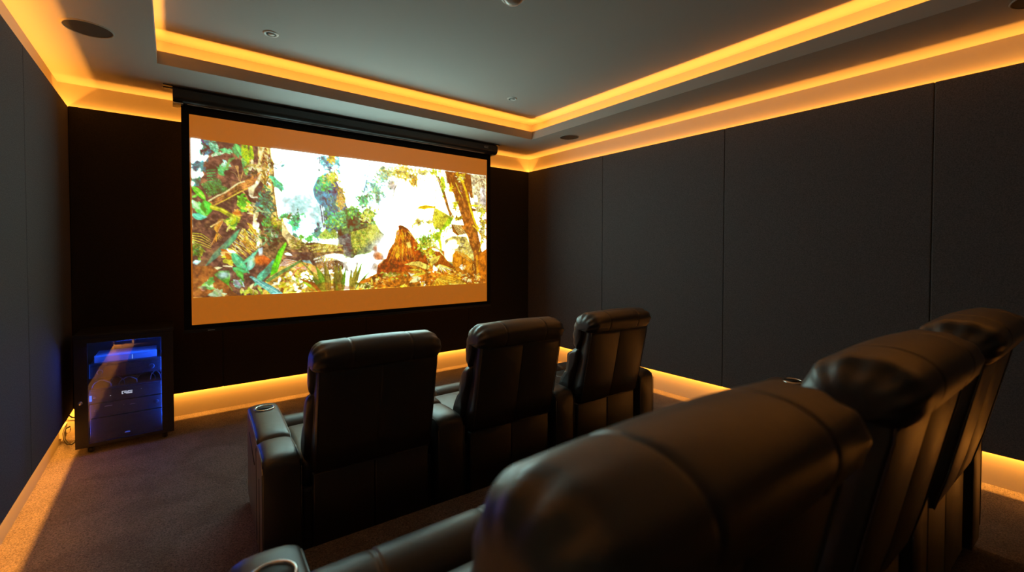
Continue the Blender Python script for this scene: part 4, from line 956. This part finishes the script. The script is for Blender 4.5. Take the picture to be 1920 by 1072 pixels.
def loft_x(prof, half, er, nx=28, pucker=0.0, npk=9, sag=0.0, groove=(), gd=0.006, arch=0.0):
    """closed (y,z) profile swept across x with pillowed ends"""
    prof = [Vector(p) for p in prof]
    c = sum(prof, Vector((0, 0)))/len(prof)
    bm = bmesh.new(); rings = []
    xs = set(np.round(np.concatenate([np.linspace(-half, half, nx), half-er*(1-np.cos(np.linspace(0, math.pi/2, 9))), -half+er*(1-np.cos(np.linspace(0, math.pi/2, 9)))]), 5))
    for gx in groove:
        for d in (-0.009, -0.004, 0, 0.004, 0.009): xs.add(round(gx+d, 5))
    for x in sorted(xs):
        e = half-abs(x)
        if e < er: k = 1-(e/er); s = math.sqrt(max(0, 1-k*k)); ins = er*(1-s)
        else: s = 1; ins = 0
        g = sum(gd*math.exp(-((x-gx)/0.0045)**2) for gx in groove)
        pk = pucker*math.exp(-e/0.045) if pucker else 0
        ring = []
        for j, p in enumerate(prof):
            v = p-c; L = v.length
            ph = math.sin(j*2*math.pi*npk/len(prof)+(1 if x > 0 else 0.4))*0.6+math.sin(j*2*math.pi*(npk*0.37)/len(prof)+2)*0.4
            q = c+v*max(0.06, (L-ins-g+pk*ph*min(1, s*1.5))/L)
            q.y += arch*(1-(x/half)**2)*(1 if v.y > 0 else 0)
            ring.append(bm.verts.new((x, q.x, q.y)))
        rings.append(ring)
    n = len(prof)
    for A, B in zip(rings, rings[1:]):
        for k in range(n): bm.faces.new((A[k], A[(k+1) % n], B[(k+1) % n], B[k]))
    for R, s in ((rings[0], 1), (rings[-1], -1)):
        bm.faces.new(R if s > 0 else R[::-1])
    return bm

HALF_B = 0.274
SHELL = [(-0.002, 0.418), (-0.032, 0.540), (-0.062, 0.690), (-0.096, 0.860), (-0.098, 0.890), (-0.072, 0.912), (-0.040, 0.905), (-0.014, 0.795), (0.022, 0.640), (0.072, 0.500), (0.130, 0.418)]
def shell_mesh():
    bm = bmesh.new(); rings = []
    xs = [-HALF_B, -HALF_B+0.004, -HALF_B+0.012, -0.15, -0.006, -0.003, 0, 0.003, 0.006, 0.15, HALF_B-0.012, HALF_B-0.004, HALF_B]
    for x in xs:
        e = HALF_B-abs(x); ins = 0.009*(1-min(1, e/0.012))**2
        g = 0.004*math.exp(-(x/0.003)**2)
        ring = []
        for i, (y, z) in enumerate(SHELL):
            rear = 1 if i < 5 else 0
            ring.append(bm.verts.new((x, y+(ins+g)*rear, z-ins*(1 if 3 <= i <= 6 else 0))))
        rings.append(ring)
    n = len(SHELL)
    for A, B in zip(rings, rings[1:]):
        for k in range(n): bm.faces.new((A[k], A[(k+1) % n], B[(k+1) % n], B[k]))
    bm.faces.new(rings[0]); bm.faces.new(rings[-1][::-1])
    return bm

HEAD = smooth_closed([(-0.100, 0.884), (-0.128, 0.903), (-0.140, 0.935), (-0.132, 0.970), (-0.098, 0.996), (-0.045, 1.004), (0.010, 0.992), (0.052, 0.960), (0.072, 0.900), (0.076, 0.830), (0.064, 0.770), (0.030, 0.748), (-0.010, 0.800), (-0.055, 0.886)], 5)
LUMB = smooth_closed([(0.000, 0.765), (0.040, 0.772), (0.078, 0.745), (0.108, 0.680), (0.146, 0.600), (0.184, 0.520), (0.205, 0.460), (0.185, 0.430), (0.100, 0.432), (0.055, 0.560), (0.012, 0.680)], 5)
SEATP = smooth_closed([(0.10, 0.33), (0.10, 0.42), (0.16, 0.462), (0.30, 0.470), (0.42, 0.466), (0.53, 0.456), (0.600, 0.430), (0.625, 0.380), (0.610, 0.320), (0.50, 0.30), (0.25, 0.30)], 4)
FOOTP = smooth_closed([(0.672, 0.12), (0.662, 0.24), (0.650, 0.34), (0.655, 0.405), (0.690, 0.440), (0.745, 0.450), (0.800, 0.432), (0.828, 0.380), (0.826, 0.250), (0.805, 0.13), (0.740, 0.10)], 4)

def piping(bm, pts, r=0.0028): tube(bm, pts, r, 6)

def make_recliner():
    s = empty('recliner', (0, 0, 0), 0, '', 'armchair', 'leather recliners')
    hw = SEAT_W/2
    bm = bmesh.new(); box(bm, -hw+0.012, hw-0.012, 0.06, 0.68, 0.035, 0.33, bev=0.01)
    for px in (-hw+0.05, hw-0.05):
        for py in (0.10, 0.62): lathe(bm, [(0.022, -0.035), (0.022, 0.002)], (px, py, 0.035), 12)
    link('base', bm, M_LEATHER, s)
    # rear skirt panel with central seam
    bm = bmesh.new()
    box(bm, -HALF_B, -0.002, 0.018, 0.060, 0.06, 0.405, bev=0.006); box(bm, 0.002, HALF_B, 0.018, 0.060, 0.06, 0.405, bev=0.006)
    rp = link('rear_skirt', bm, M_LEATHER, s, True)
    bm = bmesh.new(); piping(bm, [(-HALF_B+0.002, 0.015, 0.407), (HALF_B-0.002, 0.015, 0.407)], 0.003)
    link('piping', bm, M_PIPING, rp, True)
    st = link('seat', loft_x(SEATP, hw-0.006, 0.030, 16, groove=(-0.11, 0.11), gd=0.004, arch=0.006), M_LEATHER, s, True)
    fr = link('footrest', loft_x(FOOTP, hw-0.006, 0.030, 16, groove=(-0.165, -0.155, 0.155, 0.165), gd=0.004), M_LEATHER, s, True)
    bk = link('backrest', shell_mesh(), M_LEATHER, s)
    for p in bk.data.polygons: p.use_smooth = True
    bm = bmesh.new()
    for sx in (-1, 1): piping(bm, [(sx*(HALF_B-0.004), y-0.001, z) for y, z in SHELL[:5]], 0.0026)
    piping(bm, [(-HALF_B+0.006, -0.100, 0.884), (HALF_B-0.006, -0.100, 0.884)], 0.0026)
    link('piping', bm, M_PIPING, bk, True)
    link('back_cushion', loft_x(LUMB, hw-0.026, 0.045, 20, pucker=0.006, npk=11, arch=0.004), M_LEATHER, s, True)
    hd = link('headrest', loft_x(HEAD, 0.294, 0.062, 44, pucker=0.010, npk=13, groove=(-0.135, 0.135), gd=0.0035, arch=0.012), M_LEATHER, s, True)
    return s

def make_arm(parent, x):
    a = link('armrest', arm_mesh(), M_LEATHER, parent, True); a.location = (x, 0, 0)
    # cup holder near the front
    bm = bmesh.new(); lathe(bm, [(0.0400, -0.002), (0.0405, 0.0035), (0.0445, 0.0060), (0.0490, 0.0040), (0.0500, -0.004)], n=40, cap=False)
    c = link('cup_holder_ring', bm, M_CHROME, a, True); c.location = (0, 0.668, 0.5395)
    bm = bmesh.new(); lathe(bm, [(0.0402, 0.001), (0.038, 0.0005), (0.030, 0.0002), (0.001, 0.0)], n=40)
    c = link('cup_holder_well', bm, M_DARKHOLE, a, True); c.location = (0, 0.668, 0.5402)
    bm = bmesh.new()
    for sx in (-1, 1):
        w = sx*(AW/2-0.0035)
        piping(bm, [(w, 0.012, 0.492), (w, 0.05, 0.508), (w, 0.13, 0.512), (w, 0.24, 0.508), (w, 0.262, 0.498), (w, 0.29, 0.514), (w, 0.45, 0.520), (w, 0.62, 0.519), (w, 0.76, 0.517), (w, 0.786, 0.505)])
    piping(bm, [(AW/2, 0.0, 0.10), (AW/2, 0.0, 0.47)], 0.002); piping(bm, [(-AW/2, 0.0, 0.10), (-AW/2, 0.0, 0.47)], 0.002)
    link('piping', bm, M_PIPING, a, True)
    bm = bmesh.new()
    for sx in (-1, 1):
        w = sx*(AW/2+0.0004)
        tube(bm, [(w, 0.26, 0.06), (w, 0.26, 0.49)], 0.0016, 5)
        tube(bm, [(w, 0.13, 0.06), (w, 0.13, 0.40)], 0.0016, 5)
        tube(bm, [(w, 0.34, 0.38), (w, 0.62, 0.44)], 0.0030, 5)
    link('seam', bm, M_THREAD, a, True)
    bm = bmesh.new()
    bm.free()
    for y in (0.10, 0.70):
        bm = bmesh.new(); lathe(bm, [(0.022, 0.0), (0.022, 0.052)], (0, y, 0), 12); link('foot', bm, M_BLACK, a)
    return a

proto = make_recliner()
arm_right = make_arm(proto, PITCH_X/2)
arm_left = make_arm(proto, -PITCH_X/2)

def copy_tree(o, parent=None, skip=()):
    c = o.copy(); COL.objects.link(c)
    if parent is not None: c.parent = parent
    for ch in list(o.children):
        if ch.name not in skip: copy_tree(ch, c, skip)
    return c

def row(x0, y0, z, ang, labels, first):
    skip = {arm_left.name}
    for i in range(3):
        r = proto if (first and i == 0) else copy_tree(proto, None, () if i == 0 else skip)
        d = AW/2+PITCH_X/2+PITCH_X*i
        r.location = (x0+d*math.cos(ang), y0+d*math.sin(ang), z)
        r.rotation_euler = (0, 0, ang)
        r['label'] = labels[i]
row(0.282, 2.062, 0.0, -0.047, ['front-row leather recliner on the left, seen from behind, its cup holder arm nearest the rack',
                            'middle front-row leather recliner, seen from behind, in front of the screen\'s right half',
                            'rightmost front-row leather recliner, beside the right wall\'s glowing skirting'], False)
row(0.052, 0.346, RISER, -0.041, ['big blurred leather recliner nearest the camera, in the back row',
                             'middle recliner of the back row, between the blurred near one and the far one',
                             'farthest recliner of the back row, at the right edge by the wall'], False)
for ch in list(proto.children_recursive): bpy.data.objects.remove(ch, do_unlink=True)
bpy.data.objects.remove(proto, do_unlink=True)
